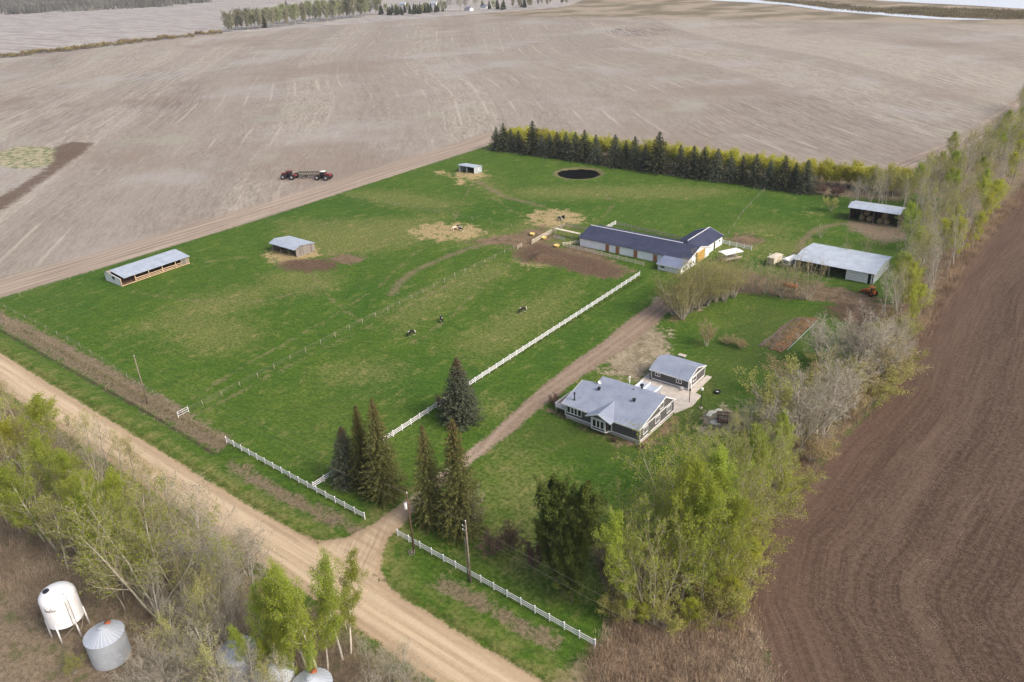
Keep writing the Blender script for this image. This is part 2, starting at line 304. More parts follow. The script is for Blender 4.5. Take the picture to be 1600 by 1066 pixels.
def land_material():
    b = NB('land'); p = b.pos(); xyz = b.sep(p); x, y = xyz[0], xyz[1]
    flat = b.comb(x, y, 0.0)
    n50 = b.noise(flat, .022, 3); n12 = b.noise(flat, .09, 3); n3 = b.noise(flat, .33, 3, .6); n07 = b.noise(flat, 1.4, 3, .65); n02 = b.noise(flat, 5.5, 2, .6)
    c3 = b.sub(n3, .5); c07 = b.sub(n07, .5); c02 = b.sub(n02, .5); c12 = b.sub(n12, .5)
    def edge(name, wd, a3=2.0, a07=1.2, a02=.6, off=0.0):
        s = b.add(b.attr(name), off); s = b.mad(c3, a3*2, s); s = b.mad(c07, a07*2, s); s = b.mad(c02, a02*2, s)
        return b.ss(s, -wd, wd)
    # grass
    fine = b.ss(b.add(b.mul(n07, .5), b.mul(n02, .5)), .28, .72)
    wsp = b.noise(b.comb(b.add(b.mul(x, .55), b.mul(n12, 1.5)), b.add(b.mul(y, .16), b.mul(n50, 3.0))), 1.0, 4, .68)
    wsp2 = b.noise(b.comb(b.mul(b.add(x, b.mul(y, .5)), .22), b.mul(b.sub(y, b.mul(x, .4)), .75)), 1.0, 4, .7)
    g = b.mix(fine, (.021, .050, .006), (.092, .165, .018))
    g = b.mix(b.mul(edge('lush', 6, 5, 2), .6), g, b.mix(fine, (.016, .046, .005), (.056, .138, .014)))
    g = b.mix(b.mul(b.ss(b.add(b.mul(n12, .5), b.mul(wsp, .5)), .46, .62), .42), g, b.mix(fine, (.050, .090, .010), (.140, .205, .028)))
    g = b.mix(b.mul(b.ss(wsp2, .50, .62), .6), g, b.mix(n02, (.014, .040, .006), (.042, .105, .012)))
    tuft = b.ss(b.noise(flat, .75, 4, .7), .58, .70); g = b.mix(b.mul(tuft, .4), g, (.024, .055, .008))
    dryf = b.add(b.mul(b.ss(b.add(b.mul(wsp, .6), b.mul(n3, .4)), .52, .65), .40), b.mul(b.ss(n50, .50, .72), .12))
    dryf = b.add(dryf, b.mul(edge('dry', 6, 9, 5, 2.0), .46))
    dryf = b.math('MULTIPLY', dryf, b.ss(b.add(b.mul(n07, .5), b.mul(b.mul(n02, .5), b.add(wsp, .5))), .22, .60), clamp=True)
    dryc = b.mix(b.ss(n07, .3, .7), (.135, .135, .040), (.29, .255, .105))
    g = b.mix(dryf, g, dryc)
    g = b.mix(b.mul(b.ss(b.noise(flat, .42, 5, .75), .64, .72), .5), g, (.10, .075, .04))
    g = b.mix(b.mul(edge('lawn', 6, 6, 3, 1), .5), g, b.mix(fine, (.030, .047, .012), (.080, .100, .026)))
    g = b.mix(b.mul(edge('trail', .5, 2.5, 1.2, .6), .5), g, b.mix(n07, (.13, .115, .05), (.26, .215, .12)))
    # leaf litter under the woods, dead grass of the verges, straw, earth
    lit = b.mix(b.ss(b.add(b.mul(n07, .5), b.mul(n02, .5)), .3, .7), (.085, .065, .044), (.28, .22, .15))
    lit = b.mix(b.mul(b.ss(n3, .52, .68), .55), lit, b.mix(n02, (.04, .058, .014), (.095, .12, .038)))
    c = b.mix(edge('litter', 1.8, 5, 3, 1.5), g, lit)
    c = b.mix(b.mul(b.mul(b.ss(b.attr('road'), -6, -1), b.ss(n3, .35, .6)), .55), c, dryc)
    vg = b.mix(b.ss(b.add(b.mul(n07, .5), b.mul(n02, .5)), .32, .68), (.10, .070, .046), (.27, .205, .145))
    c = b.mix(b.mul(edge('verge', .9, 2.6, 1.6, 1.0), .85), c, vg)
    st = b.mix(b.ss(b.add(b.mul(n07, .6), b.mul(n02, .4)), .3, .7), (.25, .172, .085), (.48, .375, .205))
    c = b.mix(b.mul(b.math('MULTIPLY', edge('straw', 2.2, 9.0, 5.0, 2.0, -1.6), b.ss(b.add(b.mul(n3, .6), b.mul(n07, .4)), .30, .52)), .86), c, st)
    dt = b.mix(b.ss(b.add(b.mul(n3, .5), b.mul(n07, .5)), .32, .68), (.085, .055, .034), (.235, .165, .110))
    c = b.mix(b.mul(edge('dirt', 1.2, 5.0, 2.5, 1.2), .90), c, dt)
    c = b.mix(b.mul(edge('tan', 1.2, 6.0, 3.0, 1.4), .85), c, b.mix(b.ss(b.add(b.mul(n3, .5), b.mul(n07, .5)), .34, .66), (.16, .12, .085), (.38, .315, .225)))
    so_ = b.mix(b.ss(n07, .3, .7), (.058, .036, .023), (.135, .088, .058))
    # stubble field: seeding runs, swaths and damp patches
    wx = b.sub(b.noise(flat, .0035, 1), .5); wy = b.sub(b.noise(flat, .0016, 1), .5)
    th = R(-47); e = b.add(b.mul(x, math.cos(th)), b.mul(y, -math.sin(th))); q = b.add(b.mul(x, math.sin(th)), b.mul(y, math.cos(th)))
    e = b.add(e, b.add(b.mul(wx, 26.0), b.mul(wy, 110.0)))
    def swath(wd, off): return b.noise(b.comb(b.math('FLOOR', b.math('DIVIDE', b.add(e, b.mul(c3, 2.5)), wd)), off), 1.37, 0)
    s1 = swath(14.0, 0.0); s2 = swath(27.0, 9.0); run2 = b.noise(b.comb(b.mul(e, .9), b.mul(q, .14)), 1.0, 4, .72); run1 = b.noise(b.comb(b.mul(e, .30), b.mul(q, .035)), 1.0, 3, .65)
    sblot = b.noise(flat, .013, 5, .62); res = b.noise(flat, .9, 4, .72)
    grain = b.add(b.add(b.mul(run2, .38), b.mul(run1, .20)), b.add(b.mul(res, .22), b.mul(n02, .20)))
    stubc = b.mix(b.ss(grain, .36, .66), (.165, .141, .115), (.425, .380, .320))
    stubc = b.mix(b.mul(b.ss(s1, .42, .58), .20), stubc, (.43, .39, .335)); stubc = b.mix(b.mul(b.ss(s2, .44, .58), .38), stubc, (.20, .172, .148))
    ln = b.math('ABSOLUTE', b.sub(b.math('FRACT', b.math('DIVIDE', b.add(e, b.mul(c3, 1.2)), 14.0)), .5)); stubc = b.mix(b.mul(b.ss(ln, .07, .02), b.mul(b.ss(b.noise(flat, .018, 3), .46, .64), .40)), stubc, (.50, .445, .37))
    stubc = b.mix(b.mul(b.ss(sblot, .50, .64), .55), stubc, b.mix(res, (.27, .255, .235), (.40, .385, .355)))
    stubc = b.mix(b.mul(b.ss(b.noise(flat, .008, 5, .62), .52, .64), .6), stubc, b.mix(res, (.15, .115, .092), (.29, .235, .19)))
    stubc = b.mix(b.mul(b.ss(b.noise(flat, .021, 4, .6), .58, .68), .35), stubc, (.30, .31, .235))
    hd = b.ss(b.attr('stub'), 20, 13); hs = b.noise(b.comb(b.mul(b.attr('stub'), .9), b.mul(b.add(y, x), .02)), 1.0, 3, .65)
    stubc = b.mix(b.mul(hd, .85), stubc, b.mix(b.ss(hs, .33, .68), (.20, .155, .122), (.41, .335, .262)))
    stubc = b.mix(b.mul(b.ss(b.attr('dark'), .05, .8), b.ss(b.noise(b.comb(b.mul(e, .5), b.mul(q, .03)), 1.0, 3, .6), .46, .58)), stubc, (.105, .078, .066))
    fs = b.edge = edge('stub', .7, 1.0, 1.0, .5)
    c = b.mix(fs, c, stubc)
    c = b.mix(b.mul(edge('soil', 1.6, 4.5, 2.5, 1.2, 1.6), .82), c, so_)
    c = b.mix(b.mul(edge('weed', 1.5, 4, 3, 1.5), .8), c, b.mix(b.ss(n3, .45, .6), (.36, .32, .20), (.10, .14, .04)))
    farc = b.mix(b.ss(b.add(b.noise(b.comb(b.mul(x, .010), b.mul(y, .10)), 1.0, 4, .7), b.mul(c12, .5)), .36, .66), (.25, .228, .212), (.40, .375, .35))
    c = b.mix(b.ss(y, 820.0, 900.0), c, b.mix(b.ss(b.noise(flat, .02, 3), .4, .6), (.16, .135, .085), (.30, .25, .185)))
    c = b.mix(b.ss(b.attr('farf'), -4, 4), c, farc)
    # ploughed field: furrows follow the headland
    td = b.add(b.attr('till'), b.add(b.mul(c12, .5), b.mul(b.sub(n50, .5), 3.5)))
    fur = b.noise(b.comb(b.mul(td, 1.5), b.mul(b.add(y, b.mul(x, .6)), .05)), 1.0, 3, .7)
    band = b.noise(b.comb(b.mul(td, .16), b.mul(y, .012)), 1.0, 2)
    clod = b.add(b.add(b.mul(n02, .42), b.mul(n07, .34)), b.add(b.mul(fur, .26), b.mul(band, .22)))
    tc = b.mix(b.ss(clod, .50, .76), (.048, .030, .021), (.138, .097, .070))
    tc = b.mix(b.mul(b.ss(b.mul(n02, b.add(n3, .45)), .58, .74), .45), tc, (.32, .26, .20))
    tc = b.mix(b.mul(b.ss(b.attr('till'), 16, 2), .35), tc, b.mix(fur, (.080, .047, .035), (.165, .104, .077)))
    c = b.mix(edge('till', .6, 1.0, 1.0, .5), c, tc)
    # ditch, tracks
    c = b.mix(b.mul(edge('ditch', .35, .8, .6, .3, -.25), .85), c, (.038, .030, .022))
    c = b.mix(b.mul(edge('track', .9, 2.2, 1.6, 1.0), .6), c, b.mix(n07, (.12, .085, .055), (.27, .20, .135)))
    # driveway with wheel ruts
    dl = b.math('ABSOLUTE', b.sub(b.add(b.attr('dline'), b.mul(c12, .8)), .95)); rut = b.ss(dl, .75, .25)
    dl2 = b.math('ABSOLUTE', b.sub(b.add(b.attr('dline'), b.mul(c3, .6)), 2.3)); rut2 = b.mul(b.ss(dl2, .5, .1), b.ss(n12, .45, .6))
    dc = b.mix(b.ss(b.add(b.mul(n07, .5), b.mul(n02, .5)), .3, .7), (.185, .135, .100), (.36, .285, .215))
    dc = b.mix(b.mul(b.ss(b.add(b.mul(n3, .6), b.mul(n12, .4)), .48, .66), .55), dc, (.155, .11, .08))
    dc = b.mix(b.mul(b.math('MAXIMUM', rut, rut2), .6), dc, b.mix(n07, (.32, .25, .185), (.46, .37, .285)))
    dc = b.mix(b.mul(b.ss(y, 78.0, 105.0), b.mad(n3, .5, .2)), dc, b.mix(n07, (.115, .078, .048), (.25, .18, .12)))
    c = b.mix(edge('drive', .5, .7, .8, .5), c, dc)
    # gravel road
    rd = b.attr('road'); rn = b.noise(b.comb(b.mul(x, .035), b.mul(y, 1.3)), 1.0, 3, .65)
    rc = b.mix(b.ss(b.add(b.mul(rn, .55), b.add(b.mul(n07, .2), b.mul(n02, .25))), .32, .68), (.35, .262, .165), (.56, .445, .305))
    rc = b.mix(b.mul(b.ss(rd, 2.2, .2), .65), rc, b.mix(n07, (.27, .19, .115), (.40, .30, .19)))
    wt = b.math('ABSOLUTE', b.sub(b.math('ABSOLUTE', b.add(b.sub(y, 50.5), b.mul(c12, 1.0))), 1.5)); rc = b.mix(b.mul(b.ss(wt, .75, .2), .4), rc, b.mix(n02, (.44, .345, .235), (.62, .51, .37)))
    rg = b.math('ABSOLUTE', b.sub(b.math('ABSOLUTE', b.add(b.sub(y, 50.5), b.mul(c3, .9))), 2.7)); rc = b.mix(b.mul(b.mul(b.ss(rg, .45, .1), b.ss(n12, .4, .6)), .5), rc, b.mix(n02, (.23, .165, .11), (.38, .29, .20)))
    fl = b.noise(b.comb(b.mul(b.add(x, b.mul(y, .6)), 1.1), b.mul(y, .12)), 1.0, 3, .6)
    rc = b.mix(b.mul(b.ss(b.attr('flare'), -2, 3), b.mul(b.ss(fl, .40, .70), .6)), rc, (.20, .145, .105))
    c = b.mix(edge('road', .35, .5, .6, .4), c, rc)
    h = b.add(b.mul(n07, .5), b.mul(n02, .5))
    return b.pbr(c, .95, 0, b.bump(h, .55, .12), .12)
M_LAND = land_material()
dk = np.zeros(GX.shape)
for (cx, cy, rx, ry) in [(75,180,130,55),(160,160,60,40),(230,180,60,40),(330,150,40,60),(90,100,40,16),(250,150,120,50),(1220,92,30,10),(1180,18,180,10),(990,12,190,9),(1000,50,80,10),(1470,125,60,18),(1300,200,300,60),(1380,250,120,30)]:
    q = sdf(ell(cx, cy, rx, ry), GX, GY, 60.0); dk = np.maximum(dk, np.clip(q/25, 0, 1)*(.6 if cy < 130 else .36 if cx < 400 else .3))
A['dark'] = dk
NX, NY = len(ax_), len(ay_)
VID = np.arange(NX*NY).reshape(NY, NX)
quads = np.stack([VID[:-1, :-1], VID[:-1, 1:], VID[1:, 1:], VID[1:, :-1]], -1).reshape(-1, 4)
def cell(k): a = A[k]; return ((a[:-1, :-1]+a[1:, :-1]+a[:-1, 1:]+a[1:, 1:])/4).ravel()
cls = np.zeros(len(quads), int)
for k, nm in ((1, 'stub'), (2, 'till'), (3, 'farf'), (6, 'straw'), (4, 'drive'), (5, 'road')):
    v = cell(nm); cls[v > (.6 if nm == 'straw' else 0)] = k
VALL = np.stack([GX.ravel(), GY.ravel(), GZ.ravel()], 1)
for k, nm, lab in ((0, 'ground', 'green pasture and lawn grass'), (1, 'stubble_field', 'wide pale brown stubble field behind the pasture'), (2, 'ploughed_field', 'dark brown ploughed field along the tree belt'),
              (3, 'far_field', 'grey field beyond the shrub line'), (4, 'driveway', 'rutted dirt driveway from road to barn'), (5, 'gravel_road', 'tan gravel road with driveway turn-off'), (6, 'straw', 'pale straw spread around shelters and feeding spots')):
    q = quads[cls == k]; used = np.unique(q); rem = np.full(NX*NY, -1); rem[used] = np.arange(len(used))
    me = npmesh(nm, VALL[used], rem[q], mats=[M_LAND], smooth=True)
    for a, arr in A.items():
        at = me.attributes.new(a, 'FLOAT', 'POINT'); at.data.foreach_set('value', arr.ravel()[used].astype(np.float32))
    o = link(nm, me); tag(o, lab, 'ground', None, 'stuff' if k == 6 else 'structure')

def water_material(name, col, rough):
    b = NB(name); n = b.noise(b.pos(), .8, 2); return b.pbr(col, rough, 0, b.bump(n, .05, .05), .02 if col[0] < .1 else .5)
def sheet(name, poly, z, mat, label):
    mb = MB(); mb.face([(x, y, z) for x, y in poly]); o = mb.build(name, mat); return tag(o, label, 'water', None, 'structure')
rng = random.Random(5)
sheet('pond_water', [(a+rng.uniform(-.6, .6), c+rng.uniform(-.6, .6)) for a, c in ell(904,271,32,7,40)], -.22, water_material('dark_water', (.004, .004, .004), .5), 'small round black pond in front of the spruce row')
WL = water_material('lake_water', (.62, .67, .73), .35)  # bright overcast sky reflection is painted into this pale base colour
sheet('creek_water', GP([(1110,1),(1170,4),(1230,8),(1290,17),(1330,20),(1390,25),(1440,29),(1500,31.5),(1560,31),(1470,27.5),(1400,21),(1340,17),(1290,12),(1230,5),(1180,0),(1120,-3)]), .15, WL, 'thin pale creek winding along the far field edge')
sheet('lake_water', GP([(1330,-6),(1370,1),(1440,5),(1520,9),(1600,14),(1700,20),(1720,-40),(1500,-40),(1350,-30)]), .15, WL, 'pale lake in the far distance beyond the marsh')
# ------------------------------------------------------------------ plain materials
def flat_mat(name, col, rough=.6, var=.12, scale=3.0, metal=0.0, spec=.3, bump=0.0):
    b = NB(name); p = b.obj(); n = b.noise(p, scale, 4, .65)
    lo = tuple(c*(1-var) for c in col); hi = tuple(min(1, c*(1+var)) for c in col)
    c = b.mix(b.ss(n, .3, .7), lo, hi)
    return b.pbr(c, rough, metal, b.bump(n, bump, .05) if bump else None, spec)
def roof_shingle(name, c0, c1):
    b = NB(name); p = b.obj(); x, y, z = b.sep(p)
    n = b.noise(b.comb(b.mul(x, 3.2), b.mul(y, 6.5), b.mul(z, 6.5)), 1.0, 3, .7); m = b.noise(p, .35, 3)
    c = b.mix(b.ss(b.add(b.mul(n, .6), b.mul(m, .4)), .34, .66), c0, c1)
    return b.pbr(c, .9, 0, b.bump(n, .3, .03), .15)
def metal_sheet(name, c0, c1, axis=0, pitch=.9, rough=.42, metal=.35, rust=0.0):
    b = NB(name); p = b.obj(); s = b.sep(p)
    rib = b.math('SINE', b.mul(s[axis], 2*math.pi/pitch*2)); m = b.noise(p, .5, 4, .65); sheetn = b.noise(b.comb(b.math('FLOOR', b.math('DIVIDE', s[axis], pitch)), 0, 0), 3.1, 0)
    c = b.mix(b.add(b.mul(b.ss(m, .35, .65), .6), b.mul(sheetn, .4)), c0, c1)
    c = b.mix(b.mul(b.ss(rib, .75, 1.0), .35), c, tuple(q*.55 for q in c0))
    if rust: c = b.mix(b.mul(b.ss(b.noise(p, 1.1, 5, .7), .58, .72), rust), c, (.20, .10, .05))
    return b.pbr(c, rough, metal, b.bump(rib, .35, .03), .4)
def board_wall(name, c0, c1, axis=0, wd=.25, rough=.85, groove=.5):
    b = NB(name); p = b.obj(); s = b.sep(p)
    k = b.math('DIVIDE', s[axis], wd); fr = b.math('FRACT', k); idn = b.noise(b.comb(b.math('FLOOR', k), 0, 0), 7.3, 0)
    st = b.noise(b.comb(b.mul(s[0], 6 if axis == 0 else .8), b.mul(s[1], 6), b.mul(s[2], .7 if axis != 2 else 6)), 1.0, 3, .6)
    c = b.mix(b.ss(b.add(b.mul(idn, .55), b.mul(st, .45)), .3, .7), c0, c1)
    gr = b.ss(b.math('ABSOLUTE', b.sub(fr, .5)), .40, .49)
    c = b.mix(b.mul(gr, groove), c, tuple(q*.45 for q in c0))
    return b.pbr(c, rough, 0, b.bump(b.sub(1.0, gr), .4, .02), .2)
W_WHITE = flat_mat('white_paint', (.80, .80, .80), .5, .05, 1.2)
W_VINYL = flat_mat('white_vinyl', (.82, .82, .84), .4, .04, .8)
W_TRIM = flat_mat('white_trim', (.80, .80, .80), .5, .03)
W_BARN = flat_mat('barn_white_wall', (.86, .87, .89), .6, .07, .45)
CREAM = flat_mat('cream_rail', (.60, .54, .42), .7, .15, 2)
GREYWOOD = flat_mat('weathered_wood', (.30, .26, .22), .9, .3, 3)
TANWOOD = flat_mat('new_lumber', (.55, .40, .26), .8, .2, 2)
POLEWOOD = flat_mat('pole_wood', (.22, .185, .15), .9, .3, 2)
POLEBROWN = flat_mat('brown_pole_wood', (.115, .068, .047), .8, .3, 2)
GLASS = flat_mat('window_glass', (.018, .020, .024), .12, .2, 1, 0, .6)
CONC = flat_mat('concrete', (.50, .45, .39), .9, .14, .9, 0, .2, .1)
CONC2 = flat_mat('foundation_concrete', (.47, .44, .40), .9, .1, 1.2)
BLACK = flat_mat('black_metal', (.02, .02, .024), .5, .1)
DARK = flat_mat('dark_wood_and_shade', (.045, .035, .028), .95, .4, 1)
BROWNIN = flat_mat('brown_interior', (.14, .085, .055), .95, .4, 1)
TYRE = flat_mat('tyre_rubber', (.018, .017, .017), .9, .2)
RED = flat_mat('tractor_red', (.22, .045, .038), .45, .25, 1.5)
ORANGE = flat_mat('orange_paint', (.55, .14, .02), .5, .2, 2)
YELLOW = flat_mat('yellow_plastic', (.72, .55, .20), .5, .08)
SIDING = board_wall('grey_siding', (.105, .104, .102), (.135, .132, .128), 2, .2, .75, .3)
SHING = roof_shingle('blue_grey_shingles', (.20, .23, .30), (.30, .335, .41))
SHING_B = roof_shingle('navy_shingles', (.034, .041, .074), (.060, .068, .112))
SHING_A = roof_shingle('slate_blue_shingles', (.13, .155, .23), (.20, .235, .32))
GALV_X = metal_sheet('galvanised_roofing', (.44, .49, .55), (.60, .66, .73), 0, .9)
GALV_Y = metal_sheet('galvanised_roofing_long', (.44, .49, .55), (.60, .66, .73), 1, .9)
GALV_OLD = metal_sheet('worn_galvanised_roofing', (.42, .47, .53), (.58, .64, .70), 0, .9, .5, .25, .25)
GALV_B = metal_sheet('bin_steel', (.50, .55, .61), (.66, .71, .77), 2, .22, .38, .25, .3)
BARNWOOD = board_wall('grey_barn_boards', (.13, .115, .10), (.32, .29, .27), 1, .3)
BARNWOOD_X = board_wall('grey_barn_boards_front', (.13, .115, .10), (.32, .29, .27), 1, .3)
DOORWOOD = board_wall('brown_door_boards', (.30, .13, .06), (.42, .20, .10), 0, .3)
OAKDOOR = board_wall('yellow_pine_boards', (.42, .25, .06), (.58, .37, .11), 1, .4)
HAY = flat_mat('hay', (.24, .18, .09), .95, .4, 4, 0, .1, .4)  # base colour darkened to paint in the shade inside the shed

# ------------------------------------------------------------------ house
def window(parent, x0, x1, z0, z1, y, n=1, axis='x', out=-1, mats=None, fw=.14, mull=.12):
    """window with its frame as the part and all its panes as one sub-part; axis x: wall runs along x at y; axis y: along y at x"""
    f = MB(); p = MB(); a = lambda u, d, zz: (u, y+out*d, zz) if axis == 'x' else (y+out*d, u, zz)
    def bx(mb, u0, u1, d0, d1, q0, q1):
        if axis == 'x': mb.box(u0, u1, min(y+out*d0, y+out*d1), max(y+out*d0, y+out*d1), q0, q1)
        else: mb.box(min(y+out*d0, y+out*d1), max(y+out*d0, y+out*d1), u0, u1, q0, q1)
    bx(f, x0-fw, x1+fw, .0, .07, z1, z1+fw); bx(f, x0-fw, x1+fw, .0, .09, z0-fw, z0)
    bx(f, x0-fw, x0, 0, .07, z0, z1); bx(f, x1, x1+fw, 0, .07, z0, z1)
    wd = (x1-x0)/n
    for i in range(1, n): bx(f, x0+i*wd-mull/2, x0+i*wd+mull/2, 0, .06, z0, z1)
    bx(p, x0, x1, .0, .025, z0, z1)
    o = f.build('window', W_TRIM, parent); p.build('pane', GLASS, o); return o

def house():
    t = thing('grey_house', 'grey bungalow with blue-grey shingle roof and white trim beside the driveway', 'house', (-59.6, 106.7, 0))
    L = 16.3; xa = -L; xm = -13.4; D = 12.8; dw = 9.6
    slope = .25; ze = 3.15; ya, za = 9.1, 3.15+.25*9.5          # main ridge
    yb = 6.6; zb = ze+slope*(yb+.4)                              # lower ridge of the left wing
    m = MB(); m.box(xa+.06, -.06, .06, dw-.06, -.2, .62); m.box(xm+.06, -.06, dw-.06, D-.06, -.2, .62); m.build('foundation', CONC2, t)
    m = MB()
    zt = ze+slope*.4-.16
    m.prism([(0, .62), (D, .62), (D, 3.05), (ya, za-.18), (0, zt)], 0, xm, 0)
    m.prism([(0, .62), (dw, .62), (dw, 3.05), (yb, zb-.18), (0, zt)], 0, xa, xm-.003)
    m.build('wall', SIDING, t)
    m = MB(); tk = .14
    def slab(x0, x1, pr):
        m.prism([(pr[0][0], pr[0][1]), (pr[1][0], pr[1][1]), (pr[1][0], pr[1][1]+tk), (pr[0][0], pr[0][1]+tk)], 0, x0, x1)
    m.prism([(-.45, ze), (ya, za), (D+.45, 2.95), (D+.45, 2.95+tk), (ya, za+tk), (-.45, ze+tk)], 0, xm-.3, .15)
    m.prism([(-.45, ze), (yb, zb), (dw+.4, 2.95), (dw+.4, 2.95+tk), (yb, zb+tk), (-.45, ze+tk)], 0, xa-.45, xm-.304)
    rf = m.build('roof', SHING, t)
    m = MB()
    m.box(xa-.45, .19, -.50, -.455, ze-.14, ze+tk-.02)                      # front fascia
    def rake(x, a, b):
        m.bar((x, a[0], a[1]), (x, b[0], b[1]), .05, .26)
    rake(.18, (-.45, ze+.03), (ya, za+.03)); rake(.18, (ya, za+.03), (D+.45, 2.98)); rake(xa-.48, (-.45, ze+.03), (yb, zb+.03))
    m.box(.005, .06, 1.0, D, 2.98, 3.2)                                     # band across the gable
    m.box(xa-.05, .08, -.055, -.0, .60, .80); m.box(.0, .055, 0, D, .60, .80); m.box(xa-.05, xa, 0, dw, .6, .8)
    for x, y in ((xa, 0), (0, 0), (0, D)): m.box(x-.09, x+.09, y-.07, y+.07, .8, 3.02)
    m.build('trim', W_TRIM, t)
    window(t, xa+.45, xa+3.6, 1.45, 2.85, 0, 4, 'x', -1, None, .14, .26)
    for y0, y1 in ((1.25, 2.75), (5.7, 7.2), (10.1, 11.5)): window(t, y0, y1, 1.5, 2.65, 0, 3, 'y', 1)
    window(t, 7.3, 8.5, 3.75, 4.75, 0, 2, 'y', 1)
    for y0, y1 in ((6.9, 8.1), (9.6, 10.8)): window(t, y0, y1, .18, .48, -.06, 2, 'y', 1, None, .08)
    # bay with its own small gable
    m = MB(); bx0, bx1, bf = -9.9, -5.9, -1.15
    pl = [(bx0, .0), (bx0+.35, bf), (bx1-.75, bf), (bx1, 0)]
    m.prism(pl, 2, .62, 3.2)
    m.prism([(bx0-.2, 3.2), (bx1+.3, 3.2), ((bx0+bx1)/2, 4.12)], 1, bf-.02, 3.0)
    bay = m.build('bay', SIDING, t)
    m = MB(); cx = (bx0+bx1)/2; gf = bf-.5
    for xe in (bx0-.75, bx1+.75):
        m.raw([(xe, gf, 3.12), (cx, gf, 4.30), (cx, 4.2, 4.30), (xe, -.2, 3.12), (xe, gf, 3.26), (cx, gf, 4.44), (cx, 4.2, 4.44), (xe, -.2, 3.26)],
              [(0,1,2,3),(7,6,5,4),(0,4,5,1),(1,5,6,2),(2,6,7,3),(3,7,4,0)])
    m.build('bay_roof', SHING, bay)
    m = MB()
    for xe in (bx0-.75, bx1+.75): m.bar((xe, gf-.03, 3.2), (cx, gf-.03, 4.38), .05, .26)
    m.box(bx0+.30, bx1-.70, bf-.05, bf, .60, .78); m.box(bx0+.30, bx1-.70, bf-.05, bf, 2.95, 3.15)
    m.bar((bx1-.70, bf-.02, .69), (bx1+.03, -.02, .69), .06, .18); m.bar((bx1-.70, bf-.02, 3.05), (bx1+.03, -.02, 3.05), .06, .2)
    m.bar((bx0+.30, bf-.02, .69), (bx0-.03, -.02, .69), .06, .18)
    for x, y in ((bx0+.35, bf), (bx1-.75, bf), (bx1, -.06), (bx0, -.06)): m.box(x-.1, x+.1, y-.07, y+.05, .7, 3.1)
    m.build('bay_trim', W_TRIM, bay)
    window(bay, bx0+.6, bx1-1.0, 1.3, 2.75, bf-.005, 3, 'x', -1, None, .12, .24)
    m = MB(); m.prism([(bx1-.60, bf+.16), (bx1-.10, -.20), (bx1-.06, -.26+.02), (bx1-.56, bf+.10)], 2, 1.2, 2.8); m.build('side_pane', GLASS, bay)
    # roof vents, chimney pipes, dish
    def on(x, y): return ze+tk+slope*(y+.45)
    for x, y in ((-12.2, 5.5), (-4.5, 5.55)):
        z = on(x, y); m = MB(); m.lathe([(.17, -.1), (.17, .3), (.32, .32), (.36, .45), (.30, .62), (0, .66)], (x, y, z), 14); m.build('roof_vent', BLACK, rf)
    z = on(-6.2, 8.2); m = MB(); m.tube([(-6.2, 8.2, z-.1), (-6.2, 8.2, z+.3)], .08); m.build('vent_pipe', BLACK, rf)
    m = MB(); m.lathe([(.18, 4.6), (.18, 5.75), (.36, 5.78), (.36, 6.1), (0, 6.15)], (-5.4, 9.9, 0), 14); m.build('roof_vent', BLACK, rf)
    z = on(-15.0, 1.25); m = MB(); m.lathe([(.22, -.1), (.16, .25), (.11, .3), (.11, 1.35), (.2, 1.38), (.2, 1.62), (0, 1.66)], (-15.0, 1.25, z), 12); m.build('stove_pipe', BLACK, rf)
    m = MB(); m.tube([(-8.1, 9.9, 5.0), (-8.1, 9.9, 6.75)], .09); m.tube([(-8.1, 9.9, 6.7), (-8.1, 9.9, 6.95)], .16); m.build('white_flue', W_WHITE, rf)
    m = MB(); m.lathe([(0, 0), (.3, .05), (.55, .2)], (0, 0, 0), 14); m.tube([(0, 0, 0), (.1, -.2, -.7)], .04)
    o = m.build('satellite_dish', W_WHITE, rf); o.location = (-13.0, 7.1, 5.5); o.rotation_euler = (R(60), 0, R(20)); o.scale = (.7, .7, .7)
    # side deck with white railing
    m = MB(); m.box(xa-3.1, xa-.02, 1.0, 6.2, .72, .86)
    for x in (xa-3.0, xa-.3):
        for y in (1.1, 6.1): m.box(x-.06, x+.06, y-.06, y+.06, -.2, .72)
    dk_ = m.build('deck', CONC, t)
    m = MB()
    for z in (.98, 1.75): m.bar((xa-3.06, 1.04, z), (xa-.05, 1.04, z), .07, .07); m.bar((xa-3.06, 1.04, z), (xa-3.06, 6.16, z), .07, .07); m.bar((xa-3.06, 6.16, z), (xa-.05, 6.16, z), .07, .07)
    for i in range(22): m.box(xa-3.06+i*.14-.018, xa-3.06+i*.14+.018, 1.025, 1.055, .98, 1.75); 
    for i in range(37): m.box(xa-3.075, xa-3.045, 1.04+i*.14-.018, 1.04+i*.14+.018, .98, 1.75)
    for x, y in ((xa-3.06, 1.04), (xa-3.06, 3.6), (xa-3.06, 6.16), (xa-1.5, 1.04)): m.box(x-.06, x+.06, y-.06, y+.06, .86, 1.85)
    m.build('railing', W_VINYL, dk_)
    # porch roof at the back
    m = MB(); m.box(-9.4, -4.4, D+.46, D+3.3, 2.5, 2.62); m.build('porch_roof', GALV_X, t)
    for x in (-9.0, -7.2, -4.8): m = MB(); m.box(x-.08, x+.08, D+.46, D+3.9, 2.63, 2.85); m.build('porch_beam', W_TRIM, t)
    for x in (-9.2, -4.6): m = MB(); m.box(x-.07, x+.07, D+3.1, D+3.25, -.1, 2.5); m.build('porch_post', W_TRIM, t)
house()

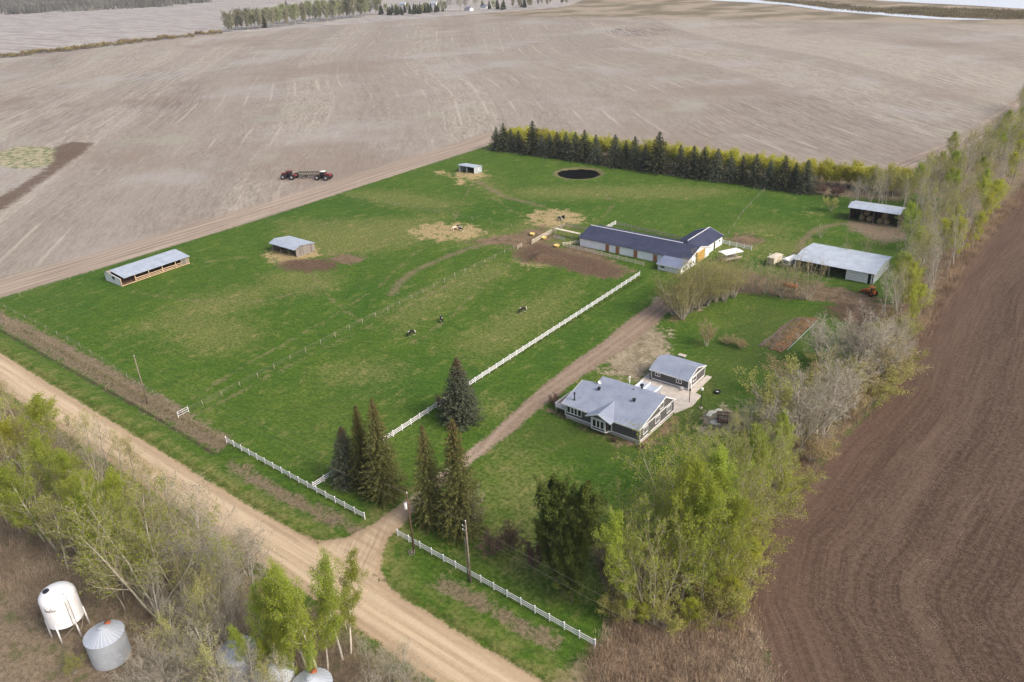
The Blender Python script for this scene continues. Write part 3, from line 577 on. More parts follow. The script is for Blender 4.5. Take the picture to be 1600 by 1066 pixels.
def garage():
    t = thing('garage', 'detached grey garage with white trim and low hipped-looking roof behind the house', 'garage', (-61.3, 128.9, 0))
    xa, D, H = -8.4, 7.1, 2.5
    m = MB(); m.box(xa-.03, .03, -.03, D+.03, -.1, .28); m.build('foundation', CONC2, t)
    m = MB(); yr, zr = 3.4, 3.75
    m.prism([(0, .28), (D, .28), (D, H), (yr, zr-.14), (0, H)], 0, xa, 0); m.build('wall', SIDING, t)
    m = MB(); ov = .42; s0 = (zr-H)/yr; s1 = (zr-H)/(D-yr)
    m.prism([(-ov, H-ov*s0+.03), (yr, zr), (D+ov, H-ov*s1+.03), (D+ov, H-ov*s1+.15), (yr, zr+.12), (-ov, H-ov*s0+.15)], 0, xa-.4, .18); m.build('roof', SHING, t)
    m = MB()
    m.box(xa-.4, .22, -ov-.05, -ov-.004, H-ov*s0-.08, H-ov*s0+.14)
    m.bar((.21, -ov, H-ov*s0+.06), (.21, yr, zr+.04), .05, .2); m.bar((.21, yr, zr+.04), (.21, D+ov, H-ov*s1+.06), .05, .2)
    m.box(.0, .12, -ov+.02, D+ov-.02, H-.20, H-.04)
    m.box(xa, .05, -.05, 0, .24, .44); m.box(0, .05, 0, D, .24, .44)
    for x, y in ((xa, 0), (0, 0), (0, D)): m.box(x-.08, x+.08, y-.07, y+.07, .44, H-.2)
    m.build('trim', W_TRIM, t)
    window(t, xa+.95, xa+1.95, 1.3, 1.85, 0, 2, 'x', -1); window(t, -2.65, -1.65, 1.2, 1.75, 0, 2, 'x', -1)
    window(t, 1.9, 3.2, 1.25, 2.05, 0, 1, 'y', 1)
    m = MB(); m.box(.0, .09, .35, 1.25, .1, 2.15); d = m.build('door', W_WHITE, t)
    m = MB(); m.tube([(.09, 1.1, 1.1), (.16, 1.1, 1.1)], .04, 8); m.build('handle', BLACK, d)
garage()

def patio():
    m = MB(); m.prism([(-71.3, 127.0), (-66.4, 121.2), (-66.4, 119.75), (-59.4, 119.75), (-57.9, 124.0), (-58.2, 128.4), (-59.7, 128.9), (-59.9, 136.6), (-61.0, 136.6), (-61.2, 128.7), (-69.9, 128.6), (-71.4, 131.0)], 2, -.1, .09)
    tag(m.build('concrete_patio', CONC), 'pale concrete patio between the house and the garage', 'patio', None, 'structure')
    m = MB(); m.box(-70.3, -68.6, 141.4, 142.4, -.1, .12); tag(m.build('concrete_step', CONC), 'pale concrete slab lying on the grass behind the garage', 'slab', None, 'structure')
patio()

# ------------------------------------------------------------------ barn
def barn():
    t = thing('white_barn', 'long white stable with navy roof, brown doors and a wing at its right end', 'barn', (-92, 188.7, 0))
    xa, D, H, yr, zr = -35.9, 12.6, 2.6, 6.3, 4.45
    s = (zr-H)/yr
    m = MB(); m.prism([(0, -.2), (D, -.2), (D, H), (yr, zr-.12), (0, H)], 0, xa, 0)
    m.prism([(-4.5, -.2), (-.003, -.2), (-.003, H-.05), (-4.5, 1.62)], 0, -7.0, .004)
    m.prism([(-9.4, -.2), (-.8, -.2), (-.8, 2.7), (-5.1, 4.3), (-9.4, 2.7)], 1, 11.7, 22.7)
    m.build('wall', W_BARN, t)
    m = MB(); ov = .35
    m.prism([(-ov, H-ov*s), (yr, zr), (D+ov, H-ov*s), (D+ov, H-ov*s+.13), (yr, zr+.13), (-ov, H-ov*s+.13)], 0, xa-.35, .35); m.build('roof', SHING_B, t)
    m = MB()
    m.raw([(-7.3, -.36, 2.50), (.30, -.36, 2.50), (.30, -4.9, 1.56), (-7.3, -4.9, 1.56), (-7.3, -.36, 2.635), (.30, -.36, 2.635), (.30, -4.9, 1.70), (-7.3, -4.9, 1.70)],
          [(0,1,2,3),(7,6,5,4),(0,4,5,1),(1,5,6,2),(2,6,7,3),(3,7,4,0)]); m.build('lean_to_roof', SHING_A, t)
    m = MB(); m.prism([(-9.75, 2.60), (-5.1, 4.38), (-.45, 2.60), (-.45, 2.73), (-5.1, 4.51), (-9.75, 2.73)], 1, 8.0, 23.1); m.build('wing_roof', SHING_B, t)
    m = MB()
    m.box(xa-.3, -5.2, yr+.02, yr+.28, zr+.10, zr+.19); m.box(-5.22, -4.98, 9.2, 23.12, 4.49, 4.56)
    m.bar((.36, -.35, H-.02), (.36, yr, zr+.09), .05, .24); m.bar((.36, yr, zr+.09), (.36, D+.3, H-.02), .05, .24); m.bar((.33, -4.9, 1.62), (.33, -.36, 2.56), .05, .2)
    m.bar((-9.75, 23.12, 2.67), (-5.1, 23.12, 4.45), .05, .2); m.bar((-5.1, 23.12, 4.45), (-.45, 23.12, 2.67), .05, .2)
    m.box(-7.3, .3, -4.96, -4.9, 1.5, 1.68)
    m.build('trim', W_TRIM, t)
    for x in (-26.2, -22.7, -16.7, -10.35):
        m = MB(); m.box(x-.55, x+.55, -.07, -.0, .0, 2.1); d = m.build('stall_door', DOORWOOD, t)
        m = MB(); m.box(x-.68, x-.55, -.05, 0, 0, 2.1); m.box(x+.55, x+.68, -.05, 0, 0, 2.1); m.box(x-.68, x+.68, -.05, 0, 2.1, 2.25); m.build('door_frame', TANWOOD, d)
    m = MB(); m.box(.06, .16, 4.9, 9.6, .05, 3.15); d = m.build('sliding_door', OAKDOOR, t)
    m = MB(); m.box(.06, .10, 4.2, 4.88, .05, 3.3); m.build('doorway_shade', DARK, t)  # dark sheet on the solid wall paints the shade inside the open door
    m = MB(); m.box(-.81, -.76, 17.2, 18.2, 0, 2.2); m.build('side_door', BLACK, t)
    for y in (13.6, 20.6): window(t, y, y+.9, 1.3, 1.9, -.8, 1, 'y', 1, None, .1)
    for y in (-3.4, -1.9, .6, 2.4): window(t, y, y+.8, .75, 1.45, .0, 1, 'y', 1, None, .1)
    window(t, -6.2, -4.9, .6, 1.1, -4.5, 1, 'x', -1, None, .1)
barn()

# ------------------------------------------------------------------ open sheds
def saltbox(t, x0, x1, y0, y1, zf_, yr, zr, zb, ov, mats, th=.08):
    """open-fronted shed facing -y: back and end walls, posts and a two-slope roof"""
    wall, roof, post, inner = mats
    m = MB(); m.prism([(y0+.02, -.1), (y1, -.1), (y1, zb), (yr, zr-.1), (y0+.02, zf_+.02)], 0, x1-.12, x1); m.build('end_wall', wall, t)
    m = MB(); m.prism([(y0+.02, -.1), (y1, -.1), (y1, zb), (yr, zr-.1), (y0+.02, zf_+.02)], 0, x0, x0+.12); m.build('end_wall', wall, t)
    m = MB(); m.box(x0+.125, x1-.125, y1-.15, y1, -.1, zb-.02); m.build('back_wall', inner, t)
    m = MB(); sf = (zr-zf_)/(yr-y0); sb = (zr-zb)/(y1-yr)
    m.prism([(y0-ov, zf_-ov*sf), (yr, zr), (y1+.3, zb-.3*sb), (y1+.3, zb-.3*sb+th), (yr, zr+th), (y0-ov, zf_-ov*sf+th)], 0, x0-.5, x1+.3); m.build('roof', roof, t)
    n = max(2, round((x1-x0)/4))
    for i in range(n+1):
        x = x0+.1+(x1-x0-.2)*i/n; m = MB(); m.box(x-.09, x+.09, y0-.09, y0+.09, -.1, zf_-.02); m.build('post', post, t)

t = thing('horse_shelter', 'grey board horse shelter with shiny tin roof and straw spilling from its front', 'shelter', (-207.2, 135.6, 0))
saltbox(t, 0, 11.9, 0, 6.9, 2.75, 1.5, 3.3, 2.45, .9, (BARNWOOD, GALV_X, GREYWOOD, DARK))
t = thing('metal_shelter', 'small galvanised metal shelter near the far fence with straw at its mouth', 'shelter', (-219.3, 236.6, 0))
saltbox(t, 0, 8.2, 0, 4.6, 2.75, .9, 2.9, 2.4, .35, (GALV_Y, GALV_X, W_WHITE, BLACK))
m = MB(); m.box(8.205, 8.24, 2.2, 2.8, .9, 2.2); m.build('white_door', W_WHITE, t)
t = thing('hay_shed', 'tall open hay shed with pale tin roof against the tree belt', 'shed', (-69.3, 252.2, 0))
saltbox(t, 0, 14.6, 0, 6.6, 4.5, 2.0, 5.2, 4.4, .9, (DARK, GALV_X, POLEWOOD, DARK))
m = MB(); rb = random.Random(3)
bale0 = None
def bale(x, y, z, rz, w_, lab, first=[None]):
    if first[0] is None:
        me = MB(); me.tube([(-.75, 0, 0), (-.4, 0, 0), (0, 0, 0), (.4, 0, 0), (.75, 0, 0)], [.80, .86, .86, .86, .80], 18)
        o = me.build('round_bale', HAY); first[0] = o.data
    else:
        o = link('round_bale', first[0])
    o.location = (x, y, z); o.rotation_euler = (0, 0, rz)
    return tag(o, lab, 'hay bale', 'hay bales in the tall open shed')
bl = ['bottom row, first from the left', 'bottom row, second from the left', 'bottom row, third from the left', 'bottom row, fourth from the left', 'upper row, first from the left', 'upper row, second from the left']
bp = [(-65.9, 254.6, .86), (-63.6, 254.2, .86), (-60.2, 253.6, .86), (-58.3, 253.7, .86), (-64.7, 254.8, 2.36), (-59.2, 254.2, 2.36)]
for (x, y, z), s in zip(bp, bl): bale(x, y, z, R(90)+rb.uniform(-.1, .1), .8, 'round hay bale inside the tall hay shed, '+s)

t = thing('machine_shed', 'wide open-fronted machine shed with pale blue tin roof and white panel door', 'shed', (-68.0, 203.5, 0))
xa, xb, D = 0, 20.4, 14.2
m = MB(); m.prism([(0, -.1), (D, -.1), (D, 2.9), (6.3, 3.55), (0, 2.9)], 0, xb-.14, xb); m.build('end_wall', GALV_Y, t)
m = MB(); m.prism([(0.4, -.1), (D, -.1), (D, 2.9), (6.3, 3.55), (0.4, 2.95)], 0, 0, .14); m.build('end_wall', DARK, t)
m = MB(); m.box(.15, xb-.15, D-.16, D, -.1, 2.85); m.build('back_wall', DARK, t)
m = MB(); m.prism([(-.5, 2.85), (6.3, 3.62), (D+.4, 2.85), (D+.4, 2.94), (6.3, 3.71), (-.5, 2.94)], 0, -.45, xb+.35); m.build('roof', GALV_OLD, t)
m = MB(); m.box(13.8, 19.0, -.10, .0, .05, 2.85); d = m.build('panel_door', W_WHITE, t)
m = MB()
for z in (.75, 1.45, 2.15): m.box(13.8, 19.0, -.12, -.10, z-.02, z+.02)
m.build('door_seams', GREYWOOD, d)
for x in (.1, 4.6, 9.2, 13.65, 19.9): m = MB(); m.box(x-.12, x+.12, -.08, .16, -.1, 2.86); m.build('post', W_WHITE if x in (.1, 13.65, 19.9) else GREYWOOD, t)
m = MB(); m.box(0, 20.4, .02, .12, 2.6, 2.84); m.build('header', GREYWOOD, t)

def long_shelter():
    t = thing('feeding_shelter', 'long low feeding shelter with pale tin roof and lumber rails in the left pasture', 'shelter', (-219.8, 92.9, 0), 0)
    L, D = 21.4, 9.0                      # runs along y, opens towards +x
    zf_, xr, zr, zb = 2.3, -7.2, 3.0, 2.45
    prof = [(0, -.1), (0, zf_), (xr, zr-.08), (-D, zb), (-D, -.1)]
    m = MB(); m.prism(prof, 1, 0, .14); m.build('end_wall', W_WHITE, t, 'white painted end wall')
    m = MB(); m.prism(prof, 1, L-.14, L); m.build('end_wall', BARNWOOD, t)
    m = MB(); m.box(-D, -D+.14, .15, L-.15, -.1, zb-.04); m.build('back_wall', BROWNIN, t)
    m = MB(); m.prism([(.55, zf_-.06), (xr, zr), (-D-.3, zb-.05), (-D-.3, zb+.03), (xr, zr+.08), (.55, zf_+.02)], 1, .9, L+.4); m.build('roof', GALV_Y, t)
    m = MB(); m.prism([(xr+1.2, zr-.2), (xr, zr), (-D-.2, zb-.02), (-D-.2, zb+.05), (xr, zr+.07), (xr+1.2, zr-.13)], 1, -.25, .86); m.build('roof_end', GREYWOOD, t)
    m = MB(); m.box(-4.6, -3.2, -.05, 0, 1.35, 2.2); m.build('opening_shade', BLACK, t)  # black panel on the solid end wall paints the shade of a hole
    for i in range(6):
        y = .1+(L-.2)*i/5; m = MB(); m.box(-.1, .1, y-.1, y+.1, -.1, zf_-.06); m.build('post', TANWOOD, t)
    m = MB()
    for z in (.55, 1.05): m.box(.11, .17, 4.2, L-2.6, z-.1, z+.1)
    m.box(.1, .18, .1, L-.1, .02, .22); m.build('rail', TANWOOD, t)
    m = MB(); m.box(-.06, .0, L-2.6, L-.2, .2, zf_-.15); m.build('board_panel', BARNWOOD_X, t)
    m = MB(); m.box(-D+.2, -.3, .2, L-.2, -.1, .12); m.build('bedding', BROWNIN, t)
long_shelter()

# ------------------------------------------------------------------ grain bins
def grain_bin(px, zpk, r, hw, label, skew=0):
    c = G(px[0], px[1], zpk); t = thing('grain_bin', label, 'grain bin', (c[0], c[1], 0), skew)
    m = MB(); pr = [(r, -.1)]; k = int(hw/.11)
    for i in range(k+1): pr.append((r+(.035 if i % 2 else 0), hw*i/k))
    m.lathe(pr, n=40); m.build('wall', GALV_B, t)
    m = MB(); m.lathe([(r+.12, hw-.02), (r+.12, hw+.04), (.45, zpk-.25), (.45, zpk-.1), (0, zpk)], n=28, sm=False); rf = m.build('roof', GALV_BIN, t)
    m = MB(); m.lathe([(.42, -.06), (.42, .12), (0, .2)], n=12); o = m.build('roof_hatch', RUST, rf); o.location = (r*.55*math.cos(2.2), r*.55*math.sin(2.2), hw+(zpk-hw)*.45+.1)
    m = MB(); m.box(r-.02, r+.06, -.4, .4, .5, 1.5); m.build('door', GALV_B, t)
    return t
def galv_roof():
    b = NB('bin_roof_steel'); p = b.obj(); s = b.sep(p); a = b.math('ARCTAN2', s[1], s[0]); rib = b.math('SINE', b.mul(a, 28.0)); n = b.noise(p, .6, 4, .65)
    c = b.mix(n, (.42, .46, .52), (.56, .60, .66)); c = b.mix(b.mul(b.ss(rib, .8, 1), .4), c, (.20, .22, .25))
    return b.pbr(c, .42, .25, b.bump(rib, .3, .05), .4)
GALV_BIN = galv_roof(); RUST = flat_mat('rusty_hatch', (.28, .09, .04), .8, .3)
grain_bin((158, 980), 5.2, 2.4, 3.9, 'galvanised grain bin standing beside the white hopper bin')
grain_bin((367, 1006), 5.3, 2.4, 4.0, 'galvanised grain bin half hidden by bare trees, by the bright birches')
grain_bin((424, 1040), 5.3, 2.4, 4.0, 'galvanised grain bin under the bright green birches at the lower edge')
grain_bin((484, 1058), 5.3, 2.4, 4.0, 'galvanised grain bin peak at the bottom edge below birch trunks')
def hopper():
    lx = [G(95, 1007), G(122.6, 994), G(136, 974)]
    c = (-100.6, 23.0); t = thing('hopper_bin', 'white hopper bin on legs with a side ladder, among the trees', 'hopper bin', (c[0], c[1], 0))
    r, z0, z1 = 2.3, 2.5, 6.4
    m = MB(); m.lathe([(.3, .9), (r-.02, z0)], n=36); m.build('hopper_cone', W_VINYL, t)
    m = MB(); m.lathe([(r, z0-.05), (r, z1), (r*.97, z1+.35), (r*.86, z1+.72), (r*.66, z1+1.02), (r*.35, z1+1.2), (0, z1+1.24)], n=40); m.build('tank', W_VINYL, t)
    m = MB(); m.lathe([(.42, 0), (.42, .22), (.36, .26), (0, .27)], (-.5, -.9, z1+1.05), 16); m.build('lid', BLACK, t)
    for k in range(6):
        a = k*math.pi/3+.15; x, y = r*math.cos(a), r*math.sin(a); m = MB(); m.tube([(x*1.0, y*1.0, z0+.7), (x*1.02, y*1.02, -.1)], .11, 8); m.build('leg', W_WHITE, t)
    m = MB()
    for k in range(6):
        a = k*math.pi/3+.15; b2 = a+math.pi/3
        m.tube([(r*math.cos(a), r*math.sin(a), .5), (r*math.cos(b2), r*math.sin(b2), 2.3)], .04, 6)
    m.build('brace', GREYWOOD, t)
    a = math.radians(4); m = MB(); ux, uy = math.cos(a), math.sin(a); sx, sy = -uy*.22, ux*.22
    for sg in (-1, 1): m.tube([((r+.14)*ux+sg*sx, (r+.14)*uy+sg*sy, 2.2), ((r+.14)*ux+sg*sx, (r+.14)*uy+sg*sy, z1+.1), ((r*.7)*ux+sg*sx, (r*.7)*uy+sg*sy, z1+1.1)], .03, 6)
    for i in range(18): z = 2.4+i*.33; m.tube([((r+.14)*ux-sx, (r+.14)*uy-sy, z), ((r+.14)*ux+sx, (r+.14)*uy+sy, z)], .022, 5)
    m.build('ladder', GREYWOOD, t)
    # faded script lettering, illegible in the photograph: dark brush strokes
    m = MB(); rr = random.Random(8)
    def at(u, z): q = math.radians(-50)+u/r; return ((r+.012)*math.cos(q), (r+.012)*math.sin(q), z)
    u = -.75
    for k in range(7):
        hgt = .62 if k in (0, 4) else .3
        m.tube([at(u, 5.6), at(u+.10, 5.6+hgt), at(u+.16, 5.62+hgt*.4), at(u+.22, 5.58)], .026, 5); u += .21
    m.build('lettering', BLACK, t)
hopper()
# ------------------------------------------------------------------ fences
ORD = ['zeroth','first','second','third','fourth','fifth','sixth','seventh','eighth','ninth','tenth','eleventh','twelfth','thirteenth','fourteenth','fifteenth','sixteenth','seventeenth','eighteenth','nineteenth']
def ordw(n):
    if n < 20: return ORD[n]
    tens = ['', '', 'twent', 'thirt', 'fort', 'fift', 'sixt', 'sevent', 'eight', 'ninet']
    return tens[n//10]+('ieth' if n % 10 == 0 else 'y-'+ORD[n % 10])
def rail_fence(name, label, a, b, mat, postmat=None, sp=2.44, h=1.35, zs=(.42, .78, 1.14), pw=.13, rw=(.05, .14), cap=True):
    a = Vector((a[0], a[1], 0)); b = Vector((b[0], b[1], 0)); d = b-a; L = d.length; n = max(1, round(L/sp))
    t = thing(name, label, 'fence', a, math.atan2(d.y, d.x)); sp = L/n
    m = MB()
    for z in zs:
        for i in range(n):
            w0 = a+d*(i/n); w1 = a+d*((i+1)/n)
            m.bar((i*sp+pw/2, 0, z+zf(w0.x, w0.y)), ((i+1)*sp-pw/2, 0, z+zf(w1.x, w1.y)), rw[0], rw[1])
    m.build('rail', mat, t)
    m = MB(); m.box(-pw/2, pw/2, -pw/2, pw/2, -.4, h)
    if cap: m.box(-pw/2-.03, pw/2+.03, -pw/2-.03, pw/2+.03, h, h+.05)
    p0 = m.build('post', postmat or mat, t)
    for i in range(n+1):
        o = p0 if i == 0 else p0.copy()
        if i: COL.objects.link(o); o.parent = t
        w0 = a+d*(i/n); o.location = (i*sp, 0, zf(w0.x, w0.y))
    return t
rail_fence('white_fence', 'white rail fence along the road, left of the driveway', (-123.9, 63.3), (-84.9, 63.1), W_VINYL)
rail_fence('white_fence', 'white rail fence along the road, right of the driveway, two poles beside it', (-77.5, 63.3), (-40.8, 63.1), W_VINYL)
rail_fence('white_fence', 'long white rail fence running from the road to the barn along the driveway', (-98.5, 63.6), (-100.8, 177.5), W_VINYL)
f0, f1 = G(1128,381.5), G(1174,391.5)
rail_fence('white_fence', 'short white rail fence from the barn wing behind the covered wagon', f0, f1, W_VINYL, None, 2.44, 1.45, (.45, .85, 1.25))
rail_fence('white_fence', 'short white rail fence left of the machine shed', G(1202,403), G(1247,412), W_VINYL, None, 2.44, 1.45, (.45, .85, 1.25))
rail_fence('corral_fence', 'cream rail fence in front of the barn doors', (-132.0, 185.6), (-103.4, 184.2), CREAM, None, 2.8, 1.3, (.35, .7, 1.05), .12, (.06, .14), False)
rail_fence('corral_fence', 'cream rail fence joining the barn corner to the front corral rail', (-132.0, 185.8), (-128.2, 191.5), CREAM, None, 2.6, 1.3, (.35, .7, 1.05), .12, (.06, .14), False)
rail_fence('corral_fence', 'tall cream rail fence at the far left end of the muddy corral', G(831,382), G(862,364.5), CREAM, None, 3.0, 1.5, (.35, .7, 1.05, 1.4), .14, (.06, .15), False)
rail_fence('pole_fence', 'weathered grey rail fence continuing the corral end towards the straw', G(863,363.5), G(884,353), GREYWOOD, None, 2.8, 1.5, (.4, .8, 1.2), .14, (.07, .14), False)
rail_fence('pole_fence', 'weathered grey rail fence between straw patch and barn back corner', G(884,354), G(924,362), GREYWOOD, None, 2.8, 1.4, (.4, .8, 1.2), .14, (.07, .14), False)
rail_fence('pole_fence', 'weathered grey rail fence running behind the barn roof', G(965,352), G(1066,376), GREYWOOD, None, 2.8, 1.4, (.4, .8, 1.2), .14, (.07, .14), False)
rail_fence('white_fence', 'short white fence piece sticking up behind the barn roof ridge', G(945,360), G(962,350.5), W_WHITE, None, 2.4, 1.4, (.45, .85, 1.25))
rail_fence('metal_gate', 'grey metal gate panel in the corral beside the pale walkway roof', G(866,372), G(882,377), GALV_X, None, 4, 1.3, (.3, .55, .8, 1.05, 1.28), .07, (.04, .05), False)
rail_fence('metal_gate', 'small white gate at the near corner of the left pasture', G(278.5,651), G(295,643.5), W_WHITE, None, 3.4, 1.35, (.35, .85, 1.3), .1, (.05, .07), False)
rail_fence('wooden_gate', 'short pale gate post pair at the muddy corral edge', G(809,389.5), G(815,386), CREAM, None, 2, 1.3, (.5, 1.1), .13, (.06, .12), False)
rail_fence('walkway_rail', 'pale board walkway roof leading to the left barn end', G(868,365.5), G(906,374), CREAM, None, 3.2, 1.9, (1.9,), .12, (1.1, .10), False)
POSTWOOD = flat_mat('pale_post_wood', (.42, .37, .29), .85, .2, 3)
def wire_fence(label, pts, sp, ht=1.35, mat=None):
    P = [Vector((*p, 0)) for p in pts]; t = thing('wire_fence', label, 'fence', P[0]); m = MB(); m.tube([(0, 0, -.4), (0, 0, ht)], [.055, .05], 6)
    p0 = m.build('post', mat or POSTWOOD, t); k = 0; mw = MB()
    for a, b in zip(P[:-1], P[1:]):
        L = (b-a).length; n = max(1, round(L/sp))
        for i in range(n+(b is P[-1])):
            w0 = a.lerp(b, i/n); o = p0 if k == 0 else p0.copy()
            if k: COL.objects.link(o); o.parent = t
            jx = math.sin(k*7.3)*.05; o.rotation_euler = (jx, math.cos(k*3.1)*.05, 0); o.scale = (1, 1, 1+.12*math.sin(k*5.7))
            o.location = (w0.x-P[0].x, w0.y-P[0].y, zf(w0.x, w0.y)); k += 1
        for z in (.35, .7, 1.05, 1.25): mw.bar(tuple(a-P[0]+Vector((0, 0, z))), tuple(b-P[0]+Vector((0, 0, z))), .012, .012)
    mw.build('wire', GREYWOOD, t); return t
wire_fence('wire fence on pale posts crossing the pasture from the near gate to the corral', [(-139.8, 63.9), (-142.2, 110), (-142.9, 162), (-143.2, 176)], 4.4)
wire_fence('faint wire fence crossing the upper pasture from the field edge to the straw patch', [G(533,305)[:2], G(680,333)[:2], G(800,356)[:2]], 9.0, 1.25, GREYWOOD)
wire_fence('wire fence along the stubble field edge of the pasture', [(-238.6, 66), (-238.2, 150), (-237.4, 272)], 7.0, 1.3, GREYWOOD)
wire_fence('wire fence on the pasture side of the roadside ditch', [(-238, 66.6), (-190, 66.9), (-141, 64.4)], 6.0, 1.3, GREYWOOD)
wire_fence('wire fence from the barn wing across the back paddock', [(-93, 213), (-100, 243), (-104, 270)], 8.0, 1.3, GREYWOOD)

# ------------------------------------------------------------------ power poles and wires
def pole(name, label, x, y, h, mat, build=None):
    t = thing(name, label, 'power pole', (x, y, zf(x, y)))
    m = MB(); m.tube([(0, 0, -.3), (0, 0, h)], [.16, .10], 10); m.build('shaft', mat, t)
    m = MB(); m.lathe([(.05, h), (.05, h+.12), (.08, h+.16), (.08, h+.24), (0, h+.28)], n=8); m.build('insulator', W_WHITE, t)
    if build: build(t, h)
    return t
pole('power_pole', 'slim pale grey power pole at the ditch in the left pasture', -151.6, 62.6, 10.9, POLEWOOD)
def tf(t, h):
    m = MB(); m.lathe([(0, 0), (.28, .02), (.30, .1), (.30, .95), (.22, 1.05), (0, 1.08)], (-.45, -.05, h-2.9), 16); o = m.build('transformer', W_WHITE, t)
    m = MB(); m.box(-.45, .0, -.06, .06, h-2.2, h-2.1); m.build('bracket', BLACK, t)
    m = MB(); m.tube([(-.45, -.05, h-1.85), (-.45, -.05, h-1.5)], .04, 6); m.build('bushing', GREYWOOD, o)
pole('power_pole', 'brown power pole with white transformer can by the driveway mouth', -72.5, 61.9, 11.3, POLEBROWN, tf)
def arms(t, h):
    for z in (h-.9, h-1.6):
        m = MB(); m.tube([(-.0, 0, z), (-.55, -.1, z+.05)], .04, 6); m.lathe([(.05, 0), (.09, .1), (.05, .22), (0, .24)], (-.55, -.1, z+.03), 8); m.build('side_insulator', W_WHITE, t)
    m = MB(); m.tube([(-.42, 0, -.3), (-.42, 0, 8.1)], [.10, .08], 8); m.build('stub_pole', POLEWOOD, t)
pole('power_pole', 'grey double power pole behind the right roadside fence', -61.6, 62.4, 11.0, POLEWOOD, arms)
def wire(label, a, b, sag):
    m = MB(); a = Vector(a); b = Vector(b); n = 14
    m.tube([a.lerp(b, i/n)-Vector((0, 0, sag*4*(i/n)*(1-i/n))) for i in range(n+1)], .010, 4); tag(m.build('power_line', GREYWOOD), label, 'power line')
wire('thin power line from the left pasture pole to the transformer pole', (-151.6, 62.6, 11.0), (-72.5, 61.9, 11.4), 1.2)
wire('lower thin power line from the left pasture pole to the transformer pole', (-151.6, 62.6, 9.8), (-72.5, 61.9, 9.6), 1.4)
wire('short thin power line between transformer pole and grey double pole', (-72.5, 61.9, 11.4), (-61.6, 62.4, 11.1), .2)
wire('thin power line from the grey double pole past the right trees', (-61.6, 62.4, 11.1), (25, 62.9, 10.5), 1.3)
wire('lower thin power line from the grey double pole past the right trees', (-61.6, 62.4, 9.6), (25, 62.9, 9.0), 1.4)
wire('thin power line from the left pasture pole out of the frame', (-151.6, 62.6, 11.0), (-250, 62.8, 11.0), 1.4)

# ------------------------------------------------------------------ wheels, machines
def wheel(parent, c, r, wd, ax=1, rim=W_WHITE):
    """tyre and rim as sub-parts' meshes under a wheel part"""
    n = 22; m = MB()
    def ring(pr, mb):
        b = len(mb.v)
        for rr, o in pr:
            for k in range(n):
                a = 2*math.pi*k/n; q = [rr*math.cos(a), rr*math.sin(a)]; q.insert(ax, o); mb.v.append((c[0]+q[0], c[1]+q[1], c[2]+q[2]))
        for i in range(len(pr)-1):
            for k in range(n):
                k2 = (k+1) % n; mb.f.append((b+i*n+k, b+i*n+k2, b+(i+1)*n+k2, b+(i+1)*n+k)); mb.mi.append(0); mb.sm.append(True)
    h = wd/2; ring([(r*.55, -h*.8), (r*.9, -h), (r, -h*.75), (r, h*.75), (r*.9, h), (r*.55, h*.8)], m); w_ = m.build('wheel', TYRE, parent)
    m = MB(); ring([(0.01, -h*.5), (r*.55, -h*.55), (r*.56, h*.55), (0.01, h*.5)], m); m.build('rim', rim, w_); return w_
def tractor(label, loc, rz):
    t = thing('tractor', label, 'tractor', (*loc, 0), rz)
    m = MB(); m.prism([(1.0, 1.25), (3.6, 1.2), (3.65, 2.1), (3.3, 2.3), (1.0, 2.5)], 1, -.6, .6); m.build('hood', RED, t)
    m = MB(); m.prism([(-2.9, 1.1), (-.9, 1.0), (-.9, 1.9), (-2.9, 1.75)], 1, -.65, .65); m.build('rear_frame', RED, t)
    m = MB(); m.box(-2.6, 3.2, -.35, .35, .8, 1.15); m.build('chassis', BLACK, t)
    m = MB(); m.prism([(-.9, 1.5), (1.0, 1.5), (.85, 3.1), (-.75, 3.1)], 1, -.8, .8); cb = m.build('cab', GLASS, t)
    m = MB(); m.box(-.95, 1.05, -.9, .9, 3.1, 3.3); m.build('cab_roof', RED if 'red-roofed' in label else W_WHITE, cb)
    m = MB(); m.tube([(1.4, .5, 2.2), (1.4, .5, 3.4)], .07, 8); m.build('exhaust', BLACK, t)
    for x in (2.2, -1.9):
        for y in (-1.95, -1.05, 1.05, 1.95): wheel(t, (x, y, 1.0), 1.0, .72, 1)
    m = MB(); m.box(3.6, 3.9, -.4, .4, 1.0, 1.6); m.build('front_weight', BLACK, t)
    return t
a = G(454, 279); b_ = G(506, 280)
tractor('red four-wheel-drive tractor with dual wheels, red-roofed, at the implement left end', a[:2], R(200))
tractor('red tractor with white cab roof and dual wheels, at the implement right end', b_[:2], R(20))
def harrow():
    p0 = Vector((a[0]+2.5, a[1]+2.5, 0)); p1 = Vector((b_[0]-2.0, b_[1]+1.5, 0)); d = p1-p0
    t = thing('folded_cultivator', 'long dark folded cultivator frame standing between two red tractors on the stubble', 'farm implement', p0, math.atan2(d.y, d.x)); L = d.length
    m = MB()
    for y, z in ((-.9, 1.0), (.9, 1.0), (-.7, 2.4), (.7, 2.4)): m.bar((0, y, z), (L, y, z), .16, .16)
    for i in range(12):
        x = L*i/11; m.bar((x, -.9, 1.0), (x, .9, 1.0), .12, .12); m.bar((x, -.9, 1.0), (x, -.7, 2.4), .1, .1); m.bar((x, .9, 1.0), (x, .7, 2.4), .1, .1); m.bar((x, -.7, 2.4), (x, .7, 2.4), .1, .1)
    m.build('frame', DARKGREEN, t)
    m = MB()
    for i in range(24):
        x = .2+(L-.4)*i/23
        for y in (-1.0, 1.0): m.bar((x, y, 1.0), (x+.2, y*1.1, .25), .06, .06)
    m.build('tines', BLACK, t)
    for x in (2.5, L-2.5):
        for y in (-1.2, 1.2): wheel(t, (x, y, .45), .45, .3, 1)
DARKGREEN = flat_mat('dark_olive_steel', (.05, .055, .035), .7, .3)
harrow()
